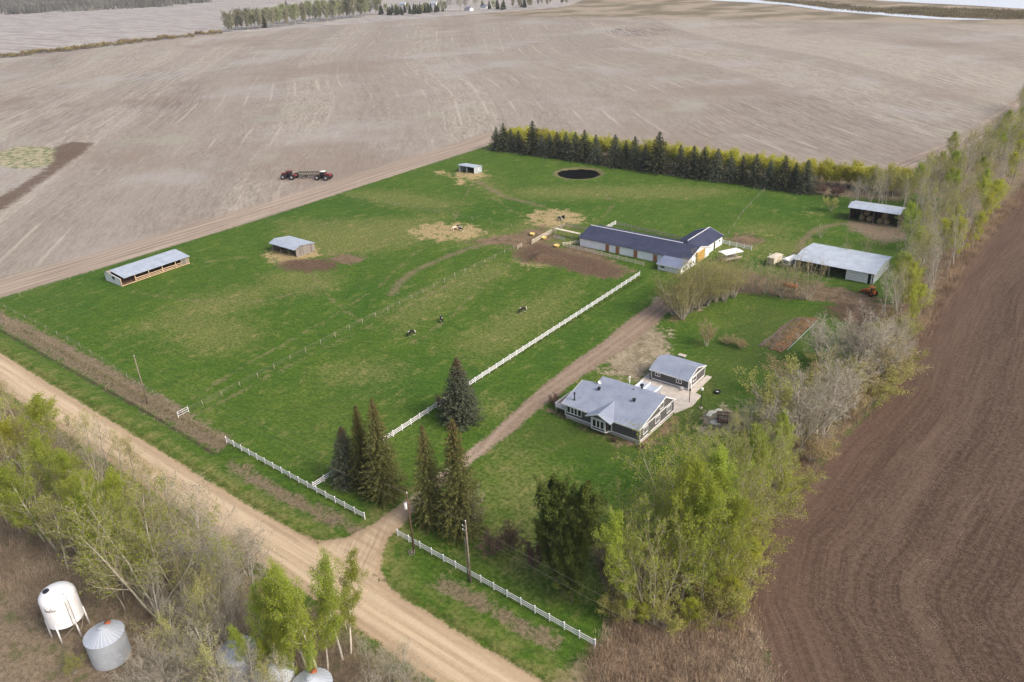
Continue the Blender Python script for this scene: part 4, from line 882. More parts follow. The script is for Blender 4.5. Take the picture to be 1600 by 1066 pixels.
def trailer(name, label, cat, px, rz, L, W, z0, z1, body, roofm, open_=False):
    c = G(*px); t = thing(name, label, cat, (c[0], c[1], 0), rz)
    m = MB(); m.box(-L/2, L/2, -W/2, W/2, z0, z0+.12); m.build('bed', GREYWOOD, t)
    if open_:
        for x in (-L/2+.1, L/2-.1):
            for y in (-W/2+.08, W/2-.08): m = MB(); m.box(x-.05, x+.05, y-.05, y+.05, z0+.12, z1); m.build('post', GREYWOOD, t)
        m = MB(); m.box(-L/2, L/2, -W/2, -W/2+.06, z0+.4, z0+.55); m.box(-L/2, L/2, W/2-.06, W/2, z0+.4, z0+.55); m.build('side_rail', CREAM, t)
    else:
        m = MB(); m.box(-L/2, L/2, -W/2, W/2, z0+.125, z1); m.build('body', body, t)
        m = MB(); m.box(-L/2-.004, -L/2+.01, -W/2+.15, W/2-.15, z0+.3, z1-.2); m.build('door', GREYWOOD, t)
    m = MB(); m.prism([(-W/2-.2, z1), (W/2+.2, z1), (W/2+.2, z1+.08), (0, z1+.2), (-W/2-.2, z1+.08)], 0, -L/2-.2, L/2+.2); m.build('roof', roofm, t)
    for x in (-L*.28, L*.28):
        for y in (-W/2-.08, W/2+.08): wheel(t, (x, y, .38), .38, .2, 1, GREYWOOD)
    m = MB(); m.bar((L/2, 0, z0), (L/2+1.3, 0, .4), .08, .08); m.build('hitch', BLACK, t)
    return t
trailer('covered_wagon', 'wagon with flat white roof and cream side rails beside the barn wing', 'wagon', (1141,407), R(62), 5.6, 3.2, .8, 2.6, None, W_WHITE, True)
trailer('stock_trailer', 'cream livestock trailer parked before the short white fence', 'trailer', (1210,412), R(80), 4.2, 2.0, .5, 2.2, CREAM, CREAM)
trailer('utility_trailer', 'grey white flat-topped trailer parked against the machine shed', 'trailer', (1236,414), R(75), 5.0, 2.1, .6, 2.0, W_WHITE, W_WHITE)
def orange_tank():
    c = G(1232,455); t = thing('orange_fuel_tank', 'orange tank on a steel stand under the trees before the machine shed', 'tank', (c[0], c[1], 0), R(5))
    m = MB(); m.tube([(-2.0, 0, 1.6), (-1.8, 0, 1.6), (1.8, 0, 1.6), (2.0, 0, 1.6)], [.3, .55, .55, .3], 16); m.build('tank', ORANGE, t)
    for x in (-1.4, 1.4):
        for y in (-.45, .45): m = MB(); m.bar((x, y, 0), (x, y*.6, 1.2), .08, .08); m.build('leg', BLACK, t)
    m = MB(); m.tube([(0, 0, 2.1), (0, 0, 2.35)], .12, 8); m.build('cap', BLACK, t)
orange_tank()
def loader():
    c = G(1360,461); t = thing('orange_loader', 'small orange loader parked right of the machine shed door', 'loader', (c[0], c[1], 0), R(150))
    m = MB(); m.prism([(-1.2, .6), (1.3, .6), (1.3, 1.25), (.2, 1.35), (-1.2, 1.4)], 1, -.5, .5); m.build('body', ORANGE, t)
    m = MB()
    for x in (-.9, .35):
        for y in (-.5, .5): m.bar((x, y, 1.3), (x, y, 2.2), .07, .07)
    m.box(-1.05, .5, -.6, .6, 2.2, 2.28); m.build('canopy', ORANGE, t)
    m = MB(); m.box(-.7, -.1, -.3, .3, 1.35, 1.75); m.build('seat', BLACK, t)
    m = MB(); m.bar((-.2, -.65, 1.2), (2.2, -.65, .7), .12, .16); m.bar((-.2, .65, 1.2), (2.2, .65, .7), .12, .16); m.build('loader_arm', ORANGE, t)
    m = MB(); m.prism([(2.1, .2), (2.9, .2), (2.9, .3), (2.3, .4), (2.2, .95), (2.1, .95)], 1, -.9, .9); m.build('bucket', RUST, t)
    for x, r in ((-.8, .7), (.95, .48)):
        for y in (-.75, .75): wheel(t, (x, y, r), r, .38, 1, ORANGE)
loader()

# ------------------------------------------------------------------ yard things
def tub(px, label):
    c = G(*px); m = MB(); m.lathe([(0, .06), (.5, .06), (.62, .62), (.7, .62), (.68, .55), (.58, 0), (0, 0)], n=18); o = m.build('feed_tub', YELLOW); o.location = (c[0], c[1], zf(c[0], c[1])); o.scale = (1.2, 1.2, 1.2); tag(o, label, 'tub')
tub((870,386), 'pale yellow feed tub alone on the corral mud near the barn corner'); tub((850,373.5), 'pale yellow feed tub against the corral end fence'); tub((832,367.5), 'small cream feed tub outside the corral end fence')
def horse(label, px, rz, coat, legs, pose='stand', patch=None):
    """one continuous skinned body; mane and tail as children"""
    c = G(*px)
    down = pose == 'graze'
    J = dict(hip=(-.62, 0, 1.22), mid=(-.1, 0, 1.18), sh=(.45, 0, 1.22))
    neck = [(.78, 0, 1.22), (1.05, 0, .85), (1.25, 0, .48), (1.40, 0, .20)] if down else [(.72, 0, 1.50), (.92, 0, 1.78), (1.10, 0, 1.80), (1.36, 0, 1.56)]
    V = [J['hip'], J['mid'], J['sh']]+neck; E_ = [(0, 1), (1, 2), (2, 3), (3, 4), (4, 5), (5, 6)]; Rr = [.30, .34, .30, .20, .15, .13, .08]
    for sx, jx, sg in ((-.62, -.12, 1), (-.62, -.12, -1), (.45, .0, 1), (.45, .0, -1)):
        b0 = len(V); root = 0 if sx < 0 else 2; y = .17*sg; st = .10*sg*(1 if sx > 0 else -1)
        if sx < 0: pts = [(sx-.02, y, .98), (sx+.10+st, y, .72), (sx-.14+st, y, .46), (sx-.08+st, y, .12), (sx-.02+st, y, .02)]
        else: pts = [(sx+.06, y, .92), (sx+.05+st, y, .70), (sx+.06+st, y, .44), (sx+.04+st, y, .12), (sx+.10+st, y, .02)]
        V += pts; Rr += [.16, .11, .075, .07, .095]
        E_ += [(root, b0)]+[(b0+i, b0+i+1) for i in range(4)]
    b0 = len(V); hd = neck[2]
    me = bpy.data.meshes.new('horse_body'); me.from_pydata(V, E_, []); me.update()
    o = bpy.data.objects.new('horse', me); COL.objects.link(o)
    md = o.modifiers.new('s', 'SKIN'); md2 = o.modifiers.new('u', 'SUBSURF'); md2.levels = md2.render_levels = 1
    sv = me.skin_vertices[0].data
    for i, r_ in enumerate(Rr): sv[i].radius = (r_, r_*.95)
    sv[1].use_root = True
    dg = bpy.context.evaluated_depsgraph_get(); ev = bpy.data.meshes.new_from_object(o.evaluated_get(dg)); o.modifiers.clear(); o.data = ev
    ev.materials.clear(); ev.materials.append(coat); ev.polygons.foreach_set('use_smooth', np.ones(len(ev.polygons), bool))
    o.location = (c[0], c[1], zf(c[0], c[1])); o.rotation_euler = (0, 0, rz); o.scale = (1.02,)*3; tag(o, label, 'horse', 'horses on the pasture')
    m = MB(); m.tube([(-.92, 0, 1.30), (-1.06, 0, 1.05), (-1.08, 0, .6), (-1.04, 0, .35)], [.06, .10, .10, .03], 8); m.build('tail', legs, o)
    m = MB(); q = [J['sh']]+neck[:3]; m.tube([(p[0]-.05, 0, p[2]+.16) for p in q], [.05, .08, .08, .05], 6); m.build('mane', legs, o)
    m = MB()
    for sg in (-1, 1): m.tube([(hd[0]-.02, .07*sg, hd[2]+.08), (hd[0]-.06, .09*sg, hd[2]+.22)], [.045, .01], 6)
    m.build('ears', coat, o); return o
def coat_mat(name, body, leg, spots=0.0):
    b = NB(name); p = b.obj(); z = b.sep(p)[2]; n = b.noise(p, 1.6, 2)
    c = b.mix(b.ss(z, .24, .18), body, leg)
    if spots: c = b.mix(b.ss(n, .54, .58), c, leg)
    return b.pbr(c, .7, 0, None, .3)
CB = coat_mat('black_coat_white_feathers', (.012, .011, .011), (.75, .72, .66)); CP = coat_mat('pinto_coat', (.02, .017, .015), (.72, .68, .6), 1); CC = coat_mat('cream_coat', (.66, .56, .40), (.7, .62, .48)); CD = coat_mat('dark_bay_coat', (.045, .028, .016), (.02, .014, .01))
WH = flat_mat('white_hair', (.7, .68, .62), .8)
horse('black horse with white feet grazing nearest the wire fence, leftmost of three', (643,524), R(-100), CB, WH, 'graze')
horse('black horse with white feet grazing side-on, middle one of three in the paddock', (690,502), R(-35), CB, WH, 'graze')
horse('black horse grazing nearest the white driveway fence', (817,487.5), R(-110), CB, WH, 'graze')
horse('cream horse feeding on the left straw patch', (711,361), R(-115), CC, WH, 'graze')
horse('dark pinto horse beside the cream horse on the straw', (720,361), R(-20), CP, WH, 'graze')
horse('dark bay horse close behind the pinto on the straw', (715,359), R(-90), CD, BLACK, 'graze')
horse('black and white pinto horse on the straw patch behind the corral', (875,345), R(160), CP, WH, 'graze')
horse('black horse with white feet on the straw beside a pinto', (880,344), R(-30), CB, WH, 'stand')

def lamp():
    t = thing('yard_lamp', 'black yard lamp post with pale globe on the lawn beside the patio', 'lamp post', (-56.3, 124.4, 0))
    m = MB(); m.lathe([(.32, -.05), (.32, .06), (.1, .12), (.06, .3), (.05, 3.7), (.12, 3.75), (0, 3.8)], n=12); m.build('post', BLACK, t)
    m = MB(); m.lathe([(.1, 3.78), (.26, 3.9), (.34, 4.15), (.26, 4.42), (0, 4.5)], n=16); m.build('globe', flat_mat('frosted_glass', (.75, .76, .66), .4, .05), t)
    m = MB(); m.lathe([(.36, -.02), (.36, .08), (0, .1)], n=14); m.build('base', CONC, t)
lamp()
t = thing('wooden_pole', 'short brown wooden pole at the patio corner in front of the garage', 'pole', (-59.0, 124.9, 0)); m = MB(); m.tube([(0, 0, -.1), (0, 0, 4.3)], .085, 8); m.build('shaft', POLEBROWN, t); m = MB(); m.box(-.16, .16, -.1, .1, 2.6, 3.1); m.build('meter_box', BLACK, t)
t = thing('patio_pole', 'slim leaning clothes-line pole on the patio behind the house', 'pole', (-64.8, 123.6, 0)); m = MB(); m.tube([(0, 0, 0), (.1, 0, 2.3)], .04, 6); m.build('shaft', BLACK, t); m = MB(); m.tube([(-.25, 0, 2.2), (.4, 0, 2.4)], .05, 6); m.build('arm', BLACK, t)
t = thing('patio_table', 'small table under a purple-blue cover on the patio', 'table', (-62.4, 122.4, .09)); m = MB(); m.lathe([(.75, .1), (.72, .72), (.3, .95), (0, 1.0)], n=12); m.build('cover', flat_mat('purple_blue_cloth', (.20, .21, .45), .8, .15), t); m = MB(); m.lathe([(.5, 0), (.5, .1), (0, .12)], n=12); m.build('base', BLACK, t)
def chair():
    t = thing('lawn_chair', 'white lawn chair at the near corner of the garage', 'chair', (-62.3, 128.2, .09), R(-70))
    m = MB(); m.box(-.28, .28, -.28, .28, .36, .42); m.build('seat', W_WHITE, t); m = MB(); m.prism([(.24, .4), (.32, .4), (.52, 1.1), (.46, 1.1)], 1, -.28, .28); m.build('backrest', W_WHITE, t)
    for x in (-.25, .25):
        for y in (-.25, .25): m = MB(); m.box(x-.03, x+.03, y-.03, y+.03, 0, .36); m.build('leg', W_WHITE, t)
chair()
c = G(1121,613); m = MB(); m.lathe([(.38, .02), (.62, .0), (.72, .15), (.62, .32), (.40, .32), (.36, .15), (.38, .02)], n=22); o = m.build('fire_ring', TYRE); o.location = (c[0], c[1], 0); tag(o, 'black tyre fire ring with pale ash on the lawn right of the lamp', 'fire ring'); m = MB(); m.lathe([(.36, .1), (0, .14)], n=16); m.build('ash', W_WHITE, o)
def play():
    c = G(1128,668); t = thing('play_frame', 'dark wooden frame standing on the stony mound by the green trees', 'wooden frame', (c[0], c[1], 0), R(25))
    z = zf(c[0], c[1])
    for x in (-.9, .9):
        for y in (-.6, .6): m = MB(); m.bar((x, y, 0), (x*.9, y*.9, 3.0), .14, .14); m.build('post', POLEBROWN, t)
    m = MB(); m.box(-1.0, 1.0, -.7, .7, 1.5, 1.62); m.build('platform', POLEBROWN, t)
    m = MB()
    for y in (-.55, .55): m.bar((-1.2, y, 2.95), (1.2, y, 2.95), .12, .14)
    for x in (-.8, -.3, .3, .8): m.bar((x, -.8, 3.08), (x, .8, 3.08), .1, .1)
    m.build('top_beams', POLEBROWN, t)
    for i, (q, s, lb) in enumerate((((1113,650), .7, 'pale flat boulder on the upper left rim of the stony mound'), ((1118,668), .8, 'pale long boulder below the wooden frame on the mound'), ((1123,642), .5, 'pale boulder at the top rim of the stony mound'), ((1108,655), .45, 'small pale boulder at the left rim of the mound'))):
        p = G(*q); r2 = random.Random(i); m = MB(); m.lathe([(.9, -.1), (1.0, .18), (.75, .32), (0, .38)], n=11, sm=False); o = m.build('boulder', flat_mat('pale_stone', (.46, .46, .38), .9, .2, 2) if i == 0 else bpy.data.materials['pale_stone'])
        for v in o.data.vertices: v.co.x *= 1.5*(1+r2.uniform(-.15, .15)); v.co.y *= (1+r2.uniform(-.2, .2))
        o.location = (p[0], p[1], zf(p[0], p[1])); o.rotation_euler = (0, 0, R(35)+r2.uniform(-.4, .4)); o.scale = (s,)*3; tag(o, lb, 'boulder')
play()
def wagon_wheel():
    c = G(647,864); t = thing('wagon_wheel', 'old spoked wagon wheel leaning at the foot of the transformer pole', 'wheel', (c[0]+.05, c[1]-.5, .58), 0); n = 24; m = MB()
    m.tube([(.55*math.cos(2*math.pi*k/n), 0, .55*math.sin(2*math.pi*k/n)) for k in range(n+1)], .05, 6, cap=False); m.build('rim', GREYWOOD, t)
    m = MB()
    for k in range(10): m.tube([(0, 0, 0), (.53*math.cos(2*math.pi*k/10), 0, .53*math.sin(2*math.pi*k/10))], .025, 5)
    m.tube([(0, -.1, 0), (0, .1, 0)], .09, 8); m.build('spokes', GREYWOOD, t); t.rotation_euler = (R(-35), 0, 0)
wagon_wheel()
def garden():
    pts = GP([(1186,539),(1234,500),(1246,495),(1279,496),(1222,551)])
    b = NB('garden_soil'); p = b.pos(); x, y, z = b.sep(p); n = b.noise(p, 1.6, 4, .7); s = b.noise(b.comb(b.mul(x, 1.6), b.mul(y, .15)), 1.0, 3, .6)
    c = b.mix(b.ss(n, .3, .7), (.06, .045, .035), (.20, .16, .13)); g = b.ss(b.add(x, b.mul(s, 1.6)), -54.6, -53.6)
    c = b.mix(b.mul(g, b.ss(b.noise(p, .5, 4, .7), .36, .60)), c, b.mix(n, (.13, .062, .030), (.36, .185, .085))); c = b.mix(b.mul(b.ss(s, .55, .65), b.ss(x, -53.8, -55)), c, (.10, .11, .03))
    mt = b.pbr(c, .95, 0, b.bump(n, .8, .2), .1)
    rg = random.Random(4); pp = []
    for i_ in range(len(pts)):
        a_, b2_ = pts[i_], pts[(i_+1) % len(pts)]
        for k_ in range(9): f_ = k_/9; pp.append((a_[0]+(b2_[0]-a_[0])*f_+rg.uniform(-.28, .28), a_[1]+(b2_[1]-a_[1])*f_+rg.uniform(-.28, .28)))
    m = MB(); m.prism(pp, 2, -.4, zf(-53.8, 166.0)+.09); tag(m.build('garden_bed', mt), 'tilled garden bed with an orange mulch strip on the back lawn', 'garden bed', None, 'structure')
    a0, a1 = Vector((*pts[3], 0)), Vector((*pts[4], 0)); m = MB(); m.bar(a0+Vector((.5, -2, .10)), a1+Vector((.5, 1.5, .10)), .08, .10); tag(m.build('garden_edging', GALV_X), 'pale edging board along the right side of the garden bed', 'edging')
garden()
def farmhouse(px, L, W, h, rz, roofm, lab):
    c = G(*px); t = thing('farmhouse', lab, 'house', (c[0], c[1], 0), rz)
    m = MB(); m.prism([(-W/2, -.2), (W/2, -.2), (W/2, h), (0, h+W*.3), (-W/2, h)], 0, -L/2, L/2); m.build('wall', W_WHITE, t)
    m = MB(); s = .6
    m.prism([(-W/2-.4, h-.4*s), (0, h+W*.3), (W/2+.4, h-.4*s), (W/2+.4, h-.4*s+.2), (0, h+W*.3+.2), (-W/2-.4, h-.4*s+.2)], 0, -L/2-.4, L/2+.4); m.build('roof', roofm, t)
    for x in (-L*.3, 0, L*.3): window(t, x-.7, x+.7, h*.4, h*.75, -W/2, 1, 'x', -1)
farmhouse((679, 11), 11, 8, 6, R(10), GALV_X, 'tall white farmhouse between far trees at the top edge')
farmhouse((733, 17), 12, 7, 3, R(-10), SHING_A, 'low white house below the grey trees of the far farmstead')
farmhouse((756, 14), 9, 7, 3, R(20), SHING_A, 'small pale shed among the far farmstead trees, right of the grey tree')
farmhouse((630, 10), 12, 7, 4, R(5), GALV_X, 'pale farm shed behind the far dark spruces at the top edge')
# ------------------------------------------------------------------ vegetation builders
def prisms(P0, P1, R0, R1, n=3):
    """many tapered n-sided limbs at once -> V, quads"""
    P0 = np.asarray(P0, float); P1 = np.asarray(P1, float); R0 = np.asarray(R0); R1 = np.asarray(R1)
    d = P1-P0; d /= np.linalg.norm(d, axis=1, keepdims=True)+1e-9
    up = np.where(np.abs(d[:, 2:3]) < .9, np.array([[0, 0, 1.0]]), np.array([[1.0, 0, 0]]))
    x = np.cross(d, up); x /= np.linalg.norm(x, axis=1, keepdims=True)+1e-9; y = np.cross(d, x)
    a = 2*np.pi*np.arange(n)/n; ca, sa = np.cos(a), np.sin(a)
    off = x[:, None, :]*ca[None, :, None]+y[:, None, :]*sa[None, :, None]
    V = np.concatenate([P0[:, None, :]+off*R0[:, None, None], P1[:, None, :]+off*R1[:, None, None]], 1).reshape(-1, 3)
    k = np.arange(n); k2 = (k+1) % n; q = np.stack([k, k2, n+k2, n+k], 1)
    Q = (np.arange(len(P0))*2*n)[:, None, None]+q[None]
    return V, Q.reshape(-1, 4)
def blades(C, L, W, rs, dirs=None):
    """leaf quads: diamond faces at C with random (or given) directions"""
    n = len(C)
    d = rs.normal(size=(n, 3)) if dirs is None else dirs+rs.normal(size=(n, 3))*.35
    d /= np.linalg.norm(d, axis=1, keepdims=True)+1e-9
    t = rs.normal(size=(n, 3)); s = np.cross(d, t); s /= np.linalg.norm(s, axis=1, keepdims=True)+1e-9
    L = np.broadcast_to(L, n)[:, None]*.5; W = np.broadcast_to(W, n)[:, None]*.5
    V = np.stack([C-d*L, C+s*W, C+d*L, C-s*W], 1).reshape(-1, 3)
    return V, np.arange(4*n).reshape(n, 4)
def join(*vq):
    V = []; Q = []; M_ = []; b = 0
    for v, q, m in vq:
        V.append(v); Q.append(q+b); M_.append(np.full(len(q), m)); b += len(v)
    return np.concatenate(V), np.concatenate(Q), np.concatenate(M_)
def rotdir(d, ang, az, rs):
    up = np.array([0, 0, 1.0]) if abs(d[2]) < .9 else np.array([1.0, 0, 0])
    x = np.cross(d, up); x /= np.linalg.norm(x); y = np.cross(d, x)
    return d*math.cos(ang)+(x*math.cos(az)+y*math.sin(az))*math.sin(ang)
class Tree:
    def __init__(s, seed): s.rs = np.random.RandomState(seed); s.seg = {}; s.tips = []
    def limb(s, p, d, L, r, lvl, P):
        rs = s.rs; n = max(2, int(round(P['nseg'][lvl]))); st = L/n; az = rs.uniform(0, 6.28); r0 = r
        kids = P['kids'][lvl] if lvl < len(P['kids']) else 0; pts = [p.copy()]; ds = []
        for i in range(n):
            d = d+rs.normal(size=3)*P['wob'][lvl]; d[2] += P['up'][lvl]; d /= np.linalg.norm(d); q = p+d*st
            r1 = r0*(1-(i+1)/n*(1-P['tip'][lvl])); s.seg.setdefault(lvl, []).append((p, q, r, r1)); p = q; r = r1; pts.append(p); ds.append(d)
        if lvl >= P['leaf_lvl']:
            for i in range(n): s.tips.append((pts[i], pts[i+1]))
        if kids:
            lo = P['start'][lvl]
            for k in range(int(kids)):
                t = lo+(1-lo)*((k+rs.uniform(0, .9))/kids); f = t*n; i = min(int(f), n-1); q = pts[i]+(pts[i+1]-pts[i])*(f-i)
                az += 2.4+rs.uniform(-.5, .5)
                ang = R(P['ang'][lvl]+rs.uniform(-12, 12)); nd = rotdir(ds[i], ang, az, rs)
                sh = P['shape'](t) if lvl == 0 else 1-.55*t
                LL = L*P['ratio'][lvl]*sh*rs.uniform(.7, 1.15)
                if LL > .12: s.limb(q, nd, LL, max(r0*(1-t*(1-P['tip'][lvl]))*P['rr'][lvl], P['rmin']), lvl+1, P)
    def meshes(s, name, P, bark, twig, leaf):
        rs = s.rs; tr = []; cr = []
        for l, sg in s.seg.items():
            P0 = np.array([a[0] for a in sg]); P1 = np.array([a[1] for a in sg]); r0 = np.array([a[2] for a in sg]); r1 = np.array([a[3] for a in sg])
            v, q = prisms(P0, P1, r0, r1, 7 if l == 0 else (4 if l == 1 else 3)); (tr if l <= P['trunk_lvl'] else cr).append((v, q, 0))
        if P['leaves'] and s.tips:
            a = np.array([t[0] for t in s.tips]); b = np.array([t[1] for t in s.tips]); n = P['leaves']
            idx = rs.randint(0, len(a), n); f = rs.uniform(0, 1, (n, 1)); C = a[idx]*(1-f)+b[idx]*f+rs.normal(size=(n, 3))*P['spread']
            sz = P['lsize']*rs.uniform(.6, 1.4, n); v, q = blades(C, sz, sz*.75, rs); cr.append((v, q, 1))
        v, q, m = join(*tr); mt = npmesh(name+'_trunk', v, q, None, [bark], m, True)
        v, q, m = join(*cr); mc = npmesh(name+'_crown', v, q, None, [twig, leaf], m)
        return mt, mc
def leaf_mat(name, c0, c1, trans=.35, hue=.03):
    b = NB(name); r = b.rnd(); p = b.obj(); n = b.noise(p, .9, 2); c = b.mix(b.add(b.mul(n, .6), b.mul(r, .4)), c0, c1)
    c = b.hsv(c, b.mad(r, hue, .5-hue/2), 1.0, b.mad(b.math('FRACT', b.mul(r, 7.31)), .35, .83)); return b.leaf(c, trans)
def bark_mat(name, c0, c1, sc=2.5):
    b = NB(name); p = b.obj(); n = b.noise(p, sc, 3, .65); r = b.rnd(); c = b.hsv(b.mix(b.ss(n, .3, .7), c0, c1), .5, 1.0, b.mad(r, .4, .8)); return b.pbr(c, .9, 0, None, .1)
L_GREEN = leaf_mat('spring_leaf', (.22, .29, .035), (.42, .47, .08), .45); L_YEL = leaf_mat('yellow_spring_leaf', (.30, .335, .04), (.50, .50, .085), .45); L_OLIVE = leaf_mat('olive_bud', (.28, .28, .075), (.45, .44, .14), .4)
L_TAN = leaf_mat('tan_bud', (.26, .20, .09), (.40, .33, .16), .25); L_WILLOW = leaf_mat('willow_leaf', (.36, .375, .04), (.56, .53, .08)); L_GREY = leaf_mat('grey_green_bud', (.22, .22, .13), (.33, .32, .21), .2)
L_RED = leaf_mat('red_brown_twig', (.09, .055, .045), (.17, .105, .085), .1)
B_POP = bark_mat('pale_poplar_bark', (.27, .25, .19), (.46, .43, .34)); B_GREY = bark_mat('grey_bark', (.31, .28, .235), (.50, .46, .395)); B_BIRCH = bark_mat('birch_bark', (.42, .38, .31), (.62, .57, .48), 4); B_DARK = bark_mat('dark_bark', (.08, .065, .05), (.16, .13, .10))
T_GREY = bark_mat('grey_twig', (.30, .265, .21), (.48, .44, .36)); T_TAN = bark_mat('tan_twig', (.30, .255, .175), (.46, .40, .29)); T_OLIVE = bark_mat('olive_twig', (.20, .175, .085), (.33, .29, .15)); T_DARK = bark_mat('dark_twig', (.07, .055, .045), (.15, .12, .10))
pop_shape = lambda t: .55+.75*math.sin(min(1, t*1.25)*math.pi*.62) if t < .7 else 1.25*(1.12-t)+.18
def poplar(seed, H, leaves, lsize=.26, wide=1.0, kids=(26, 7, 4), dense_twig=1, bark=B_POP, twig=T_TAN, leaf=L_GREEN, start=.30, spread=.22, name='poplar', rtw=.014, stems=1, lean=.06):
    P = dict(nseg=(9, 4, 3, 2), kids=kids, wob=(.05, .10, .14, .15), up=(.03, .10, .06, .03), tip=(.12, .25, .4, .5), start=(start, .18, .15), ang=(33, 36, 40), ratio=(.29*wide, .45, .5),
             rr=(.42, .5, .6), rmin=rtw, leaf_lvl=2, shape=pop_shape, trunk_lvl=1, leaves=leaves, spread=spread, lsize=lsize)
    t = Tree(seed)
    for k in range(stems):
        a = t.rs.uniform(0, 6.28); ln = lean*t.rs.uniform(.5, 1.6)*(1 if stems == 1 else 3.2)
        d = np.array([math.cos(a)*ln, math.sin(a)*ln, 1.0]); d /= np.linalg.norm(d); off = np.array([math.cos(a), math.sin(a), 0])*(0 if stems == 1 else .25*k**.5)
        t.limb(off+np.array([0, 0, -.2]), d, H*(1 if k == 0 else t.rs.uniform(.7, 1.0)), .010*H+.02, 0, P)
    return t.meshes(name, P, bark, twig, leaf)
def bushy(seed, H, leaves, lsize, stems, leanmax, bark, twig, leaf, kids=(9, 6, 4), spread=.2, name='willow', rtw=.012, ratio=.42):
    P = dict(nseg=(6, 4, 3, 2), kids=kids, wob=(.09, .12, .15, .15), up=(.04, .06, .04, .02), tip=(.15, .3, .4, .5), start=(.22, .2, .15), ang=(32, 36, 40), ratio=(ratio, .5, .5), rr=(.5, .55, .6), rmin=rtw, leaf_lvl=2,
             shape=lambda t: 1.15-.5*t, trunk_lvl=0, leaves=leaves, spread=spread, lsize=lsize)
    t = Tree(seed)
    for k in range(stems):
        a = 2.4*k+t.rs.uniform(-.4, .4); ln = leanmax*math.sqrt((k+.3)/stems); d = np.array([math.cos(a)*ln, math.sin(a)*ln, 1.0]); d /= np.linalg.norm(d)
        t.limb(np.array([math.cos(a)*.25, math.sin(a)*.25, -.15]), d, H*t.rs.uniform(.75, 1.05), .0085*H+.012, 0, P)
    return t.meshes(name, P, bark, twig, leaf)
def spruce_meshes(seed, H, Rb, dense=1.0, cones=True, needle=None, droop=.32, bl=.42, name='spruce', irregular=0.0):
    rs = np.random.RandomState(seed); v, q = prisms([[0, 0, -.2], [0, 0, H*.5]], [[0, 0, H*.5], [0, 0, H*.99]], [H*.014, H*.007], [H*.007, .02], 8)
    tr = npmesh(name+'_trunk', v, q, None, [B_DARK], None, True)
    C = []; D = []; S = []; P0 = []; P1 = []; CC = []
    z = H*.05
    while z < H*.985:
        t = z/H; L0 = Rb*((1-t)**.80)*(1-.45*max(0, .10-t)/.10)+.12; nb = max(4, int(8*dense*(1-t*.45)))
        az0 = rs.uniform(0, 6.28)
        for k in range(nb):
            az = az0+2*math.pi*k/nb+rs.uniform(-.3, .3); L = L0*rs.uniform(.72, 1.12)*(1+irregular*math.sin(3*az+z*.9)); h = np.array([math.cos(az), math.sin(az), 0]); sd2 = np.array([-h[1], h[0], 0])
            nst = max(2, int(L/(.30/dense**.5))); s_ = (np.arange(nst)+rs.uniform(.2, .9, nst))/nst
            up = .35*(t-.25)
            zz = z+L*(up*s_-droop*s_**1.6+.16*s_**4)
            pts = h[None]*(L*s_)[:, None]; pts[:, 2] = zz
            P0.append([0, 0, z]); P1.append(pts[-1])
            for sg in (-1, 1, 0):
                wv = (.55 if sg else 0)*(1-s_*.6)*min(1, L/2.2)*rs.uniform(.5, 1.0, nst)
                c = pts+sd2[None]*(sg*wv*.55)[:, None]; c[:, 2] -= np.abs(wv)*.25+rs.uniform(0, .10, nst)
                C.append(c); D.append(np.tile(h*.75+sd2*sg*.8+np.array([0, 0, -.42 if sg else .05]), (nst, 1))); S.append(bl*(1-.25*t)*rs.uniform(.7, 1.25, nst)*(1 if L > .8 else .75))
            if cones and t > .70 and rs.uniform() < .9:
                m = rs.randint(1, 4); f = rs.uniform(.35, 1, (m, 1)); c = h[None]*L*f; c[:, 2] = z+L*(up*f[:, 0]-droop*f[:, 0]**1.6)-.12; CC.append(c)
        z += (.34-.10*t)*(1/dense**.5)*rs.uniform(.8, 1.2)*H/16
    C = np.concatenate(C); D = np.concatenate(D); S = np.concatenate(S); D /= np.linalg.norm(D, axis=1, keepdims=True)
    v1, q1 = blades(C, S, S*.42, rs, D); bls = [(v1, q1, 0)]
    tip = np.array([[0, 0, H*.985]]); v2, q2 = blades(np.repeat(tip, 4, 0), .5, .12, rs, np.tile([0, 0, 1.0], (4, 1))); bls.append((v2, q2, 0))
    P0 = np.array(P0); P1 = np.array(P1); v3, q3 = prisms(P0, P1, np.full(len(P0), .028), np.full(len(P0), .008), 3); bls.append((v3, q3, 1))
    if CC:
        cc = np.concatenate(CC); v4, q4 = blades(np.repeat(cc, 2, 0), .26, .11, rs, np.tile([0, 0, -1.0], (2*len(cc), 1))); bls.append((v4, q4, 2))
    v, q, m = join(*bls); return tr, npmesh(name+'_crown', v, q, None, [needle, B_DARK, CONE], m)
CONE = flat_mat('spruce_cones', (.22, .105, .04), .8, .3, 4)
N_NEAR = leaf_mat('spruce_needles', (.095, .110, .034), (.195, .195, .066), .15, .02); N_BLUE = leaf_mat('blue_spruce_needles', (.070, .088, .052), (.150, .168, .112), .15, .02); N_ROW = leaf_mat('row_spruce_needles', (.055, .068, .036), (.118, .130, .072), .12, .02); N_PINE = leaf_mat('pine_needles', (.058, .082, .020), (.135, .165, .040), .2, .02)

def plant(name, meshes, x, y, s, rz, label, cat='tree', group=None, sz=None, tilt=0.0, crown='crown'):
    t = thing(name, label, cat, (x, y, zf(x, y)), rz, group); t.scale = (s, s, sz or s)
    if tilt: t.rotation_euler = (tilt*math.cos(rz*3), tilt*math.sin(rz*3), rz)
    link('trunk', meshes[0], t); link(crown, meshes[1], t); return t
VR = random.Random(11)
def pick(l): return l[VR.randrange(len(l))]

